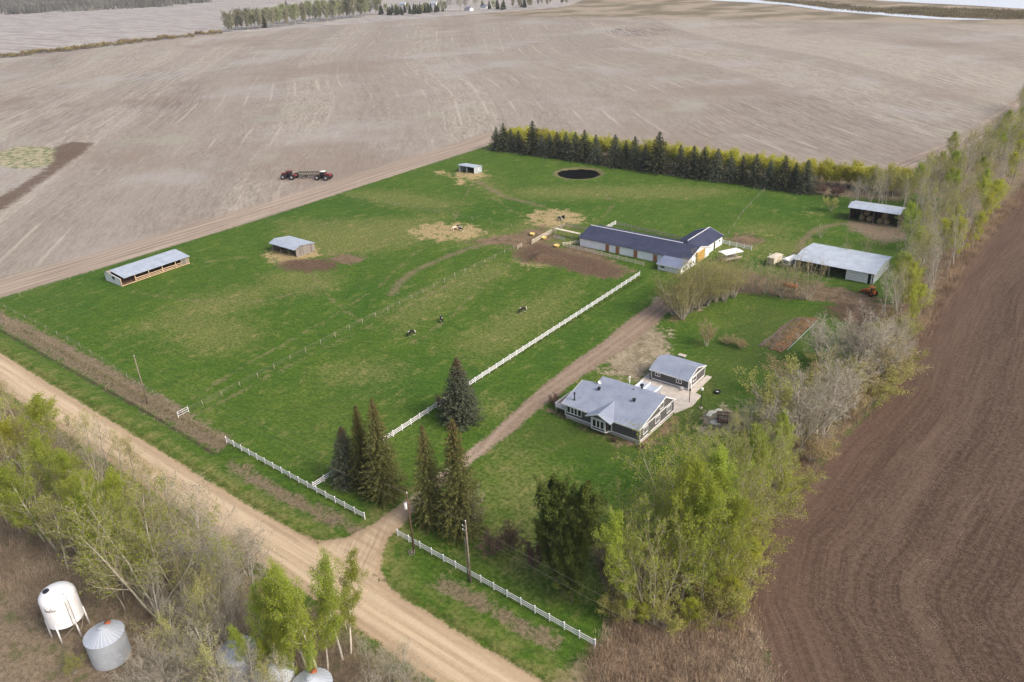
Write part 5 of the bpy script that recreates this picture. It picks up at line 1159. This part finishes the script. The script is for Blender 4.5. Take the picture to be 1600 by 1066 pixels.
# ------------------------------------------------------------------ near spruces and pines
SP_A = [spruce_meshes(1, 19, 4.5, 1.5, True, N_NEAR), spruce_meshes(2, 19, 4.0, 1.5, True, N_NEAR, .40)]
SP_B = spruce_meshes(3, 12, 3.8, 1.5, True, N_BLUE, .22, .40)
for b_, tp, ms, lab in (((546,751),(540,663), SP_B, 'small blue-green spruce, leftmost of three by the fence corner'), ((574,760),(571,628), SP_A[1], 'tall slim spruce with brown cones, middle of three by the roadside corner'),
                    ((602,775),(594,618), SP_A[0], 'tallest spruce with brown cones, rightmost of three left of the driveway'), ((721,657),(718,556), SP_B, 'broad blue-green spruce standing alone beside the driveway fence'),
                    ((676,816),(674,660), SP_A[1], 'tall slim spruce right of the driveway mouth, left one of a pair'), ((722,830),(714,652), SP_A[0], 'tall broad spruce right of the driveway mouth, right one of a pair')):
    g = G(*b_); h = HT(b_, tp); base = 12 if ms is SP_B else 19; wdt = {SP_B: 1.12}.get(ms, 1.0) if False else (1.12 if ms is SP_B else 1.0)
    t = plant('spruce_tree', ms, g[0], g[1], h/base*wdt, VR.uniform(0, 6), lab, 'spruce', 'large spruces at the driveway', h/base)
PI = []
# spruce row behind the pond
SP_R = [spruce_meshes(20+i, 12, 4.9-.3*i, .85, False, N_ROW if i % 2 else N_BLUE, .25, .60, 'row_spruce') for i in range(3)]
rowx = [771,784,793,805,829,843,857,868,882,897,910,930,961,976,990,1006,1029,1062,1084,1101,1122,1142,1160,1182,1204,1226,1243,1262]
for i, px in enumerate(rowx):
    f = (px-767)/501; by = 234+f*65; g = G(px, by); h = (10.5 if i not in (4, 12, 16, 18, 20) else 13.0)*VR.uniform(.84, 1.16)
    plant('spruce_tree', SP_R[i % 3], g[0], 275.4+VR.uniform(-.7, .7), h/12*1.22, VR.uniform(0, 6), f'dark spruce in the row behind the pond, {ordw(i+1)} from the left end', 'spruce', 'spruce row behind the pond', h/12*1.06)
WIL = [bushy(40+i, 8.5, 15000, .22, 8, .62, B_DARK, T_OLIVE, L_WILLOW, spread=.42, rtw=.02, name='willow') for i in range(3)]
k = 0
for i in range(46):
    x = -229+i*3.7; y = 284.0+VR.uniform(-1.2, 1.2)+(4 if x > -95 else 0); k += 1
    plant('willow_tree', WIL[i % 3], x, y, VR.uniform(.84, .98), VR.uniform(0, 6), 'yellow-green willow in the long hedge behind the spruce row', 'willow', 'yellow-green willows behind the spruce row', None)

# ------------------------------------------------------------------ poplars
GP_ = [poplar(50+i, 16, 12000, .155, .85+.1*i, name='green_poplar', start=.13+.03*i, kids=(28, 7, 4)) for i in range(4)]
BIR = [poplar(60+i, 16, 11000, .14, .62, bark=B_BIRCH, name='birch', start=.26, kids=(28, 7, 4), spread=.25) for i in range(3)]
GREYP = [poplar(70+i, 14, 500, .16, 1.05, bark=B_GREY, twig=T_GREY, leaf=L_GREY, name='bare_poplar', start=.25, kids=(20, 7, 5), rtw=.011) for i in range(4)]
BUDP = [poplar(80+i, 13, 2200, .13, 1.0, bark=B_POP, twig=T_TAN, leaf=L_OLIVE, name='budding_poplar', start=.25, kids=(21, 7, 5), spread=.25, rtw=.011) for i in range(3)]
YELP = [poplar(84+i, 13, 10000, .155, 1.05, bark=B_POP, twig=T_OLIVE, leaf=L_YEL, name='yellow_poplar', start=.12, kids=(26, 7, 4)) for i in range(3)]
BROAD = [bushy(90+i, 13, 15000, .155, 5, .36, B_POP, T_TAN, L_GREEN, kids=(12, 7, 5), spread=.28, name='broad_poplar', rtw=.016) for i in range(2)]
AIRY = [bushy(190+i, 15, 8000, .14, 4, .42, B_POP, T_TAN, L_GREEN, kids=(13, 7, 5), spread=.22, name='airy_poplar', rtw=.016) for i in range(2)]
OLV = [bushy(94+i, 8, 6000, .16, 7, .50, B_GREY, T_OLIVE, L_OLIVE, spread=.22, name='olive_willow', rtw=.014) for i in range(3)]
TANB = [bushy(98+i, 7, 6000, .15, 7, .55, B_GREY, T_TAN, L_TAN, spread=.22, name='tan_bush', rtw=.014) for i in range(2)]
BAREB = [bushy(100+i, 9, 250, .14, 6, .45, B_GREY, T_GREY, L_GREY, kids=(11, 8, 6), name='bare_tree', rtw=.013) for i in range(3)]
REDB = [bushy(104+i, 4, 2600, .16, 10, .75, B_DARK, T_DARK, L_RED, kids=(7, 6, 4), name='red_bush', rtw=.012, spread=.15) for i in range(2)]
WBARN = [bushy(108+i, 10, 4200, .11, 12, .45, B_GREY, T_OLIVE, L_OLIVE, kids=(9, 6, 5), spread=.22, name='barn_willow', rtw=.013) for i in range(3)]
SHEDT = [bushy(112+i, 9, 1100, .12, 6, .5, B_POP, T_TAN, L_OLIVE, kids=(7, 6, 4), spread=.2, name='vase_tree', rtw=.013) for i in range(2)]
BASEH = {}
for lst, h in ((GP_, 16), (BIR, 16), (GREYP, 14), (BUDP, 13), (YELP, 13), (BROAD, 13), (AIRY, 15), (OLV, 8), (TANB, 7), (BAREB, 9), (REDB, 4), (WBARN, 10), (SHEDT, 9)):
    for m_ in lst: BASEH[m_[0].name] = h
def tree(lst, b_, tp, label, cat='tree', group=None, name='poplar_tree', wide=1.0, i=None):
    m_ = lst[i] if i is not None else pick(lst); g = G(*b_) if len(b_) == 2 else b_; h = HT(b_, tp) if isinstance(tp, tuple) else tp
    s = h/BASEH[m_[0].name]; return plant(name, m_, g[0], g[1], s*wide, VR.uniform(0, 6.28), label, cat, group, s)
gp = [((986,968),(985,800)),((1002,930),(1000,770)),((1020,972),(1030,795)),((1036,945),(1056,734)),((1062,950),(1090,765)),((1092,965),(1128,795)),((1122,952),(1160,800)),((1132,918),(1168,760)),((1076,900),(1098,715)),
      ((1102,872),(1138,695)),((1096,802),(1094,668)),((1126,803),(1132,678)),((1150,792),(1166,668)),((1176,792),(1202,680)),((1200,772),(1226,660)),((1224,742),(1241,650)),((1142,852),(1178,718)),((1060,850),(1072,745)),((1110,760),(1112,690)),((1165,760),(1176,690)),((1010,880),(1022,775))]
gp.sort(key=lambda q: q[0][0])
for i, (b_, tp) in enumerate(gp): tree(AIRY if i % 2 else GP_, b_, tp, f'bright green poplar in the grove right of the house lawn, {ordw(i+1)} trunk from the left', 'poplar', 'bright green poplars right of the house', wide=.92)
tree(TANB, (948,880), 5.5, 'small pale green shrub between the pines and the poplar grove', 'shrub', None, 'shrub')
fr = [((968,965),5),((1000,975),4),((1040,978),4.5),((1078,978),5),((1112,972),6),((1136,962),7),((1152,940),7.5),((1160,905),8),((1166,875),8),((1172,850),7),((1190,815),6.5),((1215,790),6),((1235,768),6)]
for i, (b_, h) in enumerate(fr): tree(YELP if i % 2 else OLV, b_, h, f'low yellow-green bush skirting the bright poplar grove, {ordw(i+1)} from the left', 'bush', 'low bushes around the poplar grove', 'bush', 1.45)
bare = [((1186,700),(1194,620)),((1206,692),(1212,612)),((1248,700),(1262,590)),((1278,690),(1292,570)),((1300,655),(1312,560)),((1262,660),(1268,590)),((1230,720),(1246,610))]
for i, (b_, tp) in enumerate(bare): tree(BAREB, b_, tp, f'leafless grey tree among tan bushes along the ploughed field, {ordw(i+1)} from the left', 'tree', 'leafless trees by the ploughed field', 'bare_tree', 1.1)
bare2 = [((1284,566),(1292,497)),((1318,588),(1326,515)),((1338,590),(1346,505)),((1362,596),(1368,508)),((1384,580),(1392,512)),((1350,570),(1356,515)),((1400,560),(1408,505))]
for i, (b_, tp) in enumerate(bare2): tree(BAREB, b_, tp, f'pale leafless tree near the garden bed, {ordw(i+1)} from the left', 'tree', 'pale leafless trees near the garden', 'bare_tree', 1.3)
olv = [((1216,694),(1218,588), L_YEL),((1262,628),(1266,566), 0),((1300,622),(1306,560), 0),((1330,640),(1338,585), 0),((1352,636),(1362,570), 0),((1376,608),(1384,545), 0),((1398,585),(1408,540), 0),((1312,650),(1318,600), 0),((1285,640),(1290,585), 0),((1240,668),(1248,612), 0)]
for i, (b_, tp, y_) in enumerate(olv): tree([OLV[0]] if y_ else (TANB if i % 2 else OLV), b_, tp, 'tall narrow yellow-green shrub right of the stony mound' if y_ else f'budding tan and olive bush beside the ploughed field, {ordw(i)} from the left', 'bush', 'budding bushes by the ploughed field', 'bush', 1.35 if not y_ else .95)

PINE = [poplar(150+i, 19, 24000, .25, 1.0, kids=(30, 8, 4), bark=B_DARK, twig=T_DARK, leaf=N_PINE, start=.08, spread=.20, name='pine', rtw=.014) for i in range(2)]
for (b_, h, k_, wd_, lab) in (((868,908), 17.5, 0, 1.0, 'dark green pine with dense crown, left one behind the right roadside fence'), ((898,914), 18, 1, .85, 'dark green pine with pointed top beside its twin, left of the poplars'), ((893,940), 11, 0, 1.2, 'lighter green young pine in front of the two dark pines')):
    g = G(*b_); plant('pine_tree', PINE[k_], g[0], g[1], h/19*wd_, VR.uniform(0, 6), lab, 'pine', None, h/19)
# ------------------------------------------------------------------ yard trees
for i, (px, py, h) in enumerate([(1052,492,9.5),(1066,498,9),(1076,488,11),(1090,482,11.5),(1104,476,11),(1118,470,10.5),(1132,470,10),(1146,464,9),(1086,462,9.5)]):
    tree(WBARN, (px, py), h, f'olive budding willow clump in front of the barn end, {ordw(i+1)} from the left', 'willow', 'budding willows by the barn', 'willow_tree', 1.25)
for i, (px, py, h) in enumerate([(1162,452,8),(1178,455,8),(1196,458,9),(1212,460,8.5),(1222,464,9.5),(1238,464,10.5),(1252,467,8),(1262,468,11)]):
    tree(SHEDT, (px, py), h, f'thin budding tree in the line before the machine shed, {ordw(i+1)} from the left', 'tree', 'thin trees before the machine shed', 'slender_tree', .95)
for px, py, h, w_, lst, lab in ((1104,540,5.2,.9,TANB,'brown twiggy bush on the lawn above the garage'),(1136,537,1.9,1.9,TANB,'low dry tan shrub on the back lawn, left one of two'),(1158,543,1.9,1.9,TANB,'low dry tan shrub on the back lawn, right one of two'),(1283,303,3.6,1.3,REDB,'red-brown bush at the right end of the spruce row, left one'),
        (1309,308,4.0,1.35,REDB,'red-brown rounded bush beside another right of the spruce row'),(1366,296,4.2,1.4,REDB,'brown bush behind the tall hay shed'),(1298,330,5,1.1,OLV,'small olive bush at the left corner of the hay shed'),(866,632,2.2,1.2,REDB,'dark bare shrub at the left end of the house deck'),
        (770,868,4.5,.8,REDB,'dark bare shrub left of the pines, nearest the spruces'),(800,862,4.5,.8,REDB,'dark bare shrub left of the pines, middle one'),(836,884,4.5,.8,REDB,'dark bare shrub close to the left pine'),(735,830,7,.8,BAREB,'bare twiggy tree behind the grey double pole'),
        (695,640,3.5,1.2,REDB,'dark bare shrub at the foot of the lone driveway spruce'),(1002,700,1.0,1.3,REDB,'low brown shrub at the front corner of the house'),(960,690,1.0,1.4,REDB,'low dark shrub below the bay window'),(1320,405,6,.8,SHEDT,'thin bare sapling behind the machine shed, left one'),(1352,402,6.5,.8,SHEDT,'thin bare sapling behind the machine shed, right one'),(1282,372,4.5,1.0,SHEDT,'thin bare sapling on the track bend above the machine shed'),
        (118,1052,2.6,1.2,OLV,'small yellow-green bush on the grass by the hopper bin legs')):
    tree(lst, (px, py), h, lab, 'shrub', None, 'shrub', w_)

# ------------------------------------------------------------------ scattered woods
def scatter(n, region, mind, fn, tries=6000):
    out = []
    for _ in range(tries):
        if len(out) >= n: break
        p = fn()
        if p and all((p[0]-q[0])**2+(p[1]-q[1])**2 > mind*mind for q in out): out.append(p)
    return out
BINS = [(-90.6, 23.9, 4.2), (-101.1, 23.1, 4.2), (-74, 32.5, 4.0), (-67.4, 33.2, 4.0), (-62.3, 34.9, 4.0)]
def free(x, y): return all((x-a)**2+(y-b)**2 > r*r for a, b, r in BINS)
def woods(lo, hi, ylo, yhi):
    def f():
        x = VR.uniform(lo, hi); y = VR.uniform(ylo, yhi); p = PX((x, y, 0))
        if not free(x, y) or p[1] > 1120 or p[1] < 500 or p[0] < -60: return None
        if p[0] < 330 and p[1] > 960: return None
        if y < 30 and x > -112: return None
        return (x, y)
    return f
def put(pts, chooser):
    """place woodland trees; labels count along each look's own line from the left of the photograph"""
    rec = sorted(((PX((x, y, 0))[0], x, y) for x, y in pts)); cnt = {}
    for px, x, y in rec:
        lst, h, w_, look, where, grp, nm = chooser(x, y, px); cnt[(look, where)] = cnt.get((look, where), 0)+1
        tree(lst, (x, y, 0), h*VR.uniform(.85, 1.12), f'{look} {where}, {ordw(cnt[(look, where)])} such from the left', 'tree', grp, nm, w_)
def left_wood(x, y, px):
    r_ = VR.random(); wh = 'in the lower left roadside wood'; g_ = 'trees of the lower left wood'
    if 60 < px < 300 and y < 38 and r_ < .28: return (GP_, 15, 1.2, 'bright green poplar', wh, g_, 'poplar_tree')
    if px < 140 and y > 34: return ((YELP, 11, 1.15, 'yellow-green poplar', wh, g_, 'poplar_tree') if r_ < .22 else (BUDP, 12, 1.0, 'olive budding poplar', wh, g_, 'poplar_tree') if r_ < .75 else (GREYP, 12, 1.0, 'bare grey tree', wh, g_, 'bare_tree'))
    if r_ < .5: return (GREYP, 12.5, 1.0, 'bare grey tree', wh, g_, 'bare_tree')
    return (BUDP, 12, 1.0, 'olive budding poplar', wh, g_, 'poplar_tree')
put(scatter(60, None, 3.2, woods(-172, -78, 24, 43.5)), left_wood)
for b_, tp, lst, lab, i_ in (((250,965),(160,805), AIRY, 'large bright green poplar with pale forked trunk above the galvanised bin', 0), ((322,912),(290,775), GREYP, 'tall bare grey trunk between the big green poplar and the road', 0), ((287,872),(262,740), GREYP, 'second tall bare grey trunk left of the road curve', 1),
        ((225,930),(180,800), AIRY, 'bright green poplar leaning behind the white hopper bin', 1), ((190,900),(120,780), GP_, 'bright green poplar left of the large forked poplar', 2), ((150,905),(100,820), GP_, 'low bright green poplar touching the hopper bin top', 1)):
    tree(lst, b_, tp, lab, 'tree', 'trees by the grain bins', 'poplar_tree', 1.15, i_)
bir = [((402,1060),(398,960)),((425,1070),(420,930)),((445,1060),(438,905)),((460,1050),(455,868)),((482,1055),(478,880)),((500,1063),(486,866)),((512,1050),(500,905)),((535,1030),(515,858)),((548,1020),(530,880)),((542,985),(557,925)),((410,1085),(412,1000)),((440,1090),(436,985)),((468,1085),(466,990)),((490,1090),(486,1010))]
for i, (b_, tp) in enumerate(bir): tree(BIR, b_, tp, f'bright green birch with white trunk in the clump by the junction, {ordw(i+1)} from the left', 'birch', 'bright green birches by the junction', 'birch_tree', .92 if i != 9 else .6)
def low_wood():
    x = VR.uniform(-98, -46); y = VR.uniform(19, 44.5); p = PX((x, y, 0))
    if not free(x, y) or p[1] > 1190 or (p[0] < 250 and p[1] > 960): return None
    if 395 < p[0] < 560: return None
    return (x, y)
def bottom_wood(x, y, px):
    wh = 'along the bottom edge below the road' if px > 560 else 'between the grain bins and the road'; g_ = 'bare trees at the bottom edge'
    h = 10 if px < 560 else 7.5
    return (GREYP if VR.random() < .6 else BAREB, h, 1.15, 'bare grey tree', wh, g_, 'bare_tree') if VR.random() < .75 else (BUDP, h, 1.0, 'olive budding tree', wh, g_, 'poplar_tree')
put(scatter(44, None, 2.6, low_wood), bottom_wood)

# tree belt along the ploughed field, up to the far corner of the stubble
def belt():
    y = VR.uniform(178, 470); hi = np.interp(y, [160, 215, 257, 319, 480], [-30.0, -34.5, -32.5, -33, -50]); lo = np.interp(y, [160, 200, 230, 262, 285, 330, 400, 480], [-37, -41, -46, -51, -62, -60, -47, -58])
    return (VR.uniform(lo, hi), y)
def belt_tree(x, y, px):
    r_ = VR.random(); wh = 'in the belt beside the ploughed field' if y < 255 else 'in the belt behind the hay shed' if y < 300 else 'in the far upper part of the belt'; g_ = 'trees of the right-hand belt'
    edge_ = x > np.interp(y, [160, 215, 257, 319, 480], [-30.0, -34.5, -32.5, -33, -50])-5
    if edge_ and r_ < .55: return (YELP, 11, 1.2, 'yellow-green poplar', wh, g_, 'poplar_tree')
    if r_ < .22: return (GP_, 12, 1.15, 'bright green poplar', wh, g_, 'poplar_tree')
    if r_ < .62: return (BUDP, 13.5, 1.0, 'olive budding poplar', wh, g_, 'poplar_tree')
    return (GREYP, 13.5, 1.0, 'bare grey poplar', wh, g_, 'bare_tree')
put(scatter(165, None, 3.0, belt), belt_tree)
def behind_hay():
    return (VR.uniform(-74, -52), VR.uniform(263, 284))
put(scatter(22, None, 2.4, behind_hay), lambda x, y, px: ((GREYP if VR.random() < .5 else BUDP), 10.5, .95, 'pale-trunked poplar', 'close behind the tall hay shed roof', 'pale poplars behind the hay shed', 'poplar_tree'))
def belt_low():
    y = VR.uniform(112, 180); return (VR.uniform(-37.5, -32.5), y)
put(scatter(14, None, 3.4, belt_low), lambda x, y, px: ((TANB if VR.random() < .5 else OLV), 5.0, 1.3, 'low tan bush', 'on the edge of the ploughed field', 'low bushes at the ploughed field edge', 'bush'))

# ------------------------------------------------------------------ far trees
L_FAR = leaf_mat('far_leaf', (.28, .31, .15), (.42, .44, .24))
FPOP = [poplar(130+i, 18, 4200, .5, 1.3, kids=(18, 6, 3), rtw=.05, spread=.6, start=.12, name='far_poplar', leaf=[L_FAR, L_GREY, L_GREY][i], bark=B_GREY, twig=T_GREY) for i in range(3)]
FSP = spruce_meshes(140, 13, 3.4, .5, False, N_ROW, .25, 1.1, 'far_spruce')
FBARE = poplar(141, 18, 300, .5, 1.6, kids=(18, 7, 5), rtw=.06, name='far_bare', leaf=L_GREY, bark=B_POP, twig=bark_mat('silver_twig', (.38, .37, .36), (.5, .49, .48)))
FSH = bushy(142, 6, 900, .7, 6, .6, B_GREY, T_TAN, L_TAN, kids=(7, 4, 3), spread=.4, rtw=.04, name='far_shrub')
BASEH.update({m_[0].name: h for m_, h in [(q, 18) for q in FPOP]+[(FSP, 13), (FBARE, 18), (FSH, 6)]})
far = []
for i in range(60):
    f = i/59; px = 357+f*232+VR.uniform(-3, 3); by = 51-f*26+VR.uniform(-5, 0); r_ = VR.random()
    far.append((px, by, [FPOP[0]] if (r_ < .55 and f > .15) else FPOP[1:], VR.uniform(17, 22)+4*f, 'far poplar in the strip between the two fields', 'far poplars between the fields', 'poplar_tree', 1.0))
far.append((414, 44, [FSP], 17, 'lone dark far spruce among the far poplars', None, 'spruce_tree', 1.0))
for i in range(42):
    px = 592+VR.uniform(0, 106); far.append((px, 26-(px-590)*.06+VR.uniform(-4, 0), [FSP] if VR.random() < .7 else [FPOP[0]], VR.uniform(10, 14), 'far dark spruce or poplar around the white farmhouse', 'far farmstead trees', 'spruce_tree', 1.1))
for i in range(12): far.append((690+VR.uniform(0, 62), 20+VR.uniform(-4, 0), [FBARE], VR.uniform(14, 19), 'far silvery bare tree in the farmstead', 'far silvery bare trees', 'bare_tree', 1.1))
for i in range(26):
    px = 752+VR.uniform(0, 138); far.append((px, 18-(px-752)*.075+VR.uniform(-4, 0), [FSP] if VR.random() < .55 and px < 820 else [FPOP[1]] if px > 830 or VR.random() < .5 else [FPOP[0]], VR.uniform(9, 15), 'far dark tree right of the farmstead', 'far trees right of the farmstead', 'spruce_tree', 1.1))
for i in range(60):
    f = (i+VR.uniform(.1, .9))/60; far.append((f*345, 92-f*39+VR.uniform(-2, 0), [FSH], VR.uniform(2.2, 4.8), 'far brown shrub in the hedge line between the fields', 'far shrubs between the fields', 'shrub', 1.9))
far.append((448, 14, [FSP], 14, 'single far dark spruce standing in the grey field', None, 'spruce_tree', 1.0))
for px, by, lst, h, lab, grp, nm, w_ in far: tree(lst, (px, by), h, lab, 'shrub' if nm == 'shrub' else 'tree', grp, nm, w_)

for i, (b_, h) in enumerate([((300,1080),12),((322,1110),11),((345,1095),12.5),((362,1130),12),((385,1145),11),((400,1120),11.5),((432,1150),11),((460,1130),10)]):
    tree(GREYP if i % 3 else BUDP, b_, h, f'bare grey tree standing before the half-hidden grain bins, {ordw(i+1)} from the left', 'tree', 'bare trees before the hidden bins', 'bare_tree', 1.1)
# ------------------------------------------------------------------ brush, reeds, undergrowth (uncountable)
def ribbons(name, bases, hgt, wd, lean, mat, seed, label, cat, segs=2):
    rs = np.random.RandomState(seed); n = len(bases); b = np.array([(x, y, zf(x, y)) for x, y in bases]); a = rs.uniform(0, 6.28, n); ln = rs.uniform(0, lean, n); h = hgt*rs.uniform(.5, 1.2, n)
    d = np.stack([np.cos(a)*ln, np.sin(a)*ln, np.ones(n)], 1); d /= np.linalg.norm(d, axis=1, keepdims=True); s = np.stack([-np.sin(a+.7), np.cos(a+.7), np.zeros(n)], 1)*(wd*rs.uniform(.6, 1.3, n))[:, None]*.5
    mid = b+d*(h*.55)[:, None]; d2 = d+rs.normal(size=(n, 3))*.28; d2 /= np.linalg.norm(d2, axis=1, keepdims=True); top = mid+d2*(h*.5)[:, None]
    V = np.stack([b-s, b+s, mid+s*.7, mid-s*.7, top+s*.2, top-s*.2], 1).reshape(-1, 3); k = np.arange(n)[:, None]*6
    Q = np.concatenate([k+np.array([[0, 1, 2, 3]]), k+np.array([[3, 2, 4, 5]])])
    o = link(name, npmesh(name, V, Q, None, [mat])); return tag(o, label, cat, None, 'stuff')
def brush_mat(name, c0, c1, sc=.35):
    b = NB(name); p = b.pos(); n = b.noise(p, sc, 3, .6); f = b.noise(p, 3.0, 2); return b.leaf(b.mix(b.ss(b.add(b.mul(n, .6), b.mul(f, .4)), .35, .65), c0, c1), .2)
def clumped(n, fn, k=14, sp=.45):
    out = []
    while len(out) < n:
        p = fn()
        if p is None: continue
        for _ in range(k): out.append((p[0]+VR.gauss(0, sp), p[1]+VR.gauss(0, sp)))
    return out[:n]
inpoly = lambda poly: (lambda x, y: sdf(poly, np.array([x]), np.array([y]))[0] > 0)
ribbons('ditch_brush', clumped(6000, lambda: (lambda x: (x, (63.1 if x < -150 else 62.3)+VR.gauss(0, 1.5)))(-124-VR.random()**.9*125)), .34, .035, 1.8, brush_mat('ditch_twigs', (.26, .175, .14), (.58, .46, .37), .12), 1, 'brown and reddish bare brush along the roadside ditch', 'brush')
RP = GP([(930,1010),(960,960),(1010,965),(1100,970),(1165,930),(1178,960),(1195,1010),(1225,1075),(1150,1150),(900,1120)])
rin = inpoly(RP)
def rp():
    x, y = VR.uniform(-55, -12), VR.uniform(55, 82); return (x, y) if rin(x, y) else None
ribbons('dead_reeds', clumped(30000, rp, 10, .5), .75, .04, 1.1, brush_mat('dead_reed', (.24, .165, .125), (.62, .50, .37), .3), 2, 'dead brown weeds and reeds in the corner below the poplars', 'reeds')
def up():
    x, y = VR.uniform(-180, -46), VR.uniform(20, 45.5); p = PX((x, y, 0))
    if not free(x, y) or (p[0] < 260 and p[1] > 985) or p[1] > 1130 or p[0] < -50: return None
    return (x, y)
ribbons('undergrowth', clumped(42000, up, 12, .7), 1.5, .035, 1.0, brush_mat('undergrowth_twigs', (.17, .13, .095), (.46, .37, .275), .2), 3, 'brown twiggy undergrowth beneath the lower left wood', 'undergrowth')
LP = inpoly(LITTER[1])
def bu():
    x, y = VR.uniform(-60, -26), VR.uniform(60, 330); return (x, y) if LP(x, y) else None
ribbons('belt_undergrowth', clumped(40000, bu, 12, .7), 1.4, .045, 1.0, brush_mat('belt_undergrowth_twigs', (.19, .13, .09), (.48, .36, .24), .2), 4, 'tan and brown undergrowth beneath the right tree belt', 'undergrowth')
MR = GP([(1340,18),(1400,12),(1500,14),(1600,18),(1640,22),(1640,31),(1540,30),(1450,24),(1390,20)])
mi_ = inpoly(MR); mb_ = [min(p[0] for p in MR), max(p[0] for p in MR), min(p[1] for p in MR), max(p[1] for p in MR)]
MR2 = GP([(1190,2),(1250,6.5),(1300,14),(1350,18.5),(1420,24),(1480,27),(1480,24),(1400,18),(1330,10),(1260,2),(1200,0)])
mi2_ = inpoly(MR2); mb2_ = [min(p[0] for p in MR2), max(p[0] for p in MR2), min(p[1] for p in MR2), max(p[1] for p in MR2)]
def ms_():
    if VR.random() < .7:
        x, y = VR.uniform(mb2_[0], mb2_[1]), VR.uniform(mb2_[2], mb2_[3]); return (x, y) if mi2_(x, y) else None
    x, y = VR.uniform(mb_[0], mb_[1]), VR.uniform(mb_[2], mb_[3]); return (x, y) if mi_(x, y) else None
ribbons('marsh_reeds', clumped(16000, ms_, 12, 3.5), 2.4, .5, .5, brush_mat('marsh_reed', (.12, .10, .05), (.25, .21, .12), .05), 5, 'olive brown marsh reeds along the creek and lake', 'reeds')
FW_ = GP([(-160,30),(100,19),(300,8),(340,3),(200,0),(-200,0)])
fwi = inpoly(FW_); fb = [min(p[0] for p in FW_), max(p[0] for p in FW_), min(p[1] for p in FW_), max(p[1] for p in FW_)]
def fw():
    for _ in range(200):
        x, y = VR.uniform(fb[0], fb[1]), VR.uniform(fb[2], fb[3])
        if fwi(x, y): return (x, y)
ribbons('far_woods', clumped(16000, fw, 14, 9), 13, 3.2, .35, brush_mat('far_wood_foliage', (.10, .10, .085), (.22, .21, .18), .01), 6, 'far grey wood along the top left edge', 'wood')

def vg():
    r_ = VR.random(); x = VR.uniform(-215, -36)
    if r_ < .35: y = 54.7+abs(VR.gauss(0, .5))
    elif r_ < .55: y = 46.0-abs(VR.gauss(0, .6))
    elif r_ < .75: y = 63.2+VR.gauss(0, .25)
    else: x, y = -99.6+VR.gauss(0, .3), VR.uniform(64, 177)
    if (-86 < x < -74 and y < 64) or (x > -45 and y > 62 and r_ < .75): return None
    return (x, y)
ribbons('verge_grass', clumped(26000, vg, 8, .25), .38, .035, .9, brush_mat('verge_grass_blades', (.055, .085, .018), (.22, .22, .075), .4), 7, 'rough uncut grass along the road edges and fence lines', 'grass')
gi = inpoly(GP([(1188,538),(1235,501),(1246,496),(1277,497),(1222,549)]))
def gpl():
    k_ = VR.randint(0, 5); x = -56.6+k_*.95+VR.gauss(0, .16); y = VR.uniform(155, 178); x += (y-156)*.04
    return (x, y) if gi(x, y) else None
ribbons('garden_stalks', clumped(5200, gpl, 6, .12), .45, .05, 1.3, brush_mat('garden_stalk', (.16, .13, .06), (.42, .34, .18), .6), 8, 'dry stalks and weeds in rows on the garden bed', 'garden stalks')
# ------------------------------------------------------------------ the air
hz = MB(); hz.box(-8500, 800, -650, 8500, -4.0, 110.0); hm = bpy.data.materials.new('haze_air'); hm.use_nodes = True; hn_ = hm.node_tree; hn_.nodes.clear()
ho = hn_.nodes.new('ShaderNodeOutputMaterial'); hv = hn_.nodes.new('ShaderNodeVolumePrincipled'); hv.inputs['Color'].default_value = (.86, .90, .96, 1); hv.inputs['Density'].default_value = .00010; hv.inputs['Anisotropy'].default_value = .2
hn_.links.new(hv.outputs[0], ho.inputs['Volume']); tag(hz.build('haze', hm), 'thin pale spring haze over the fields', 'haze', None, 'stuff')
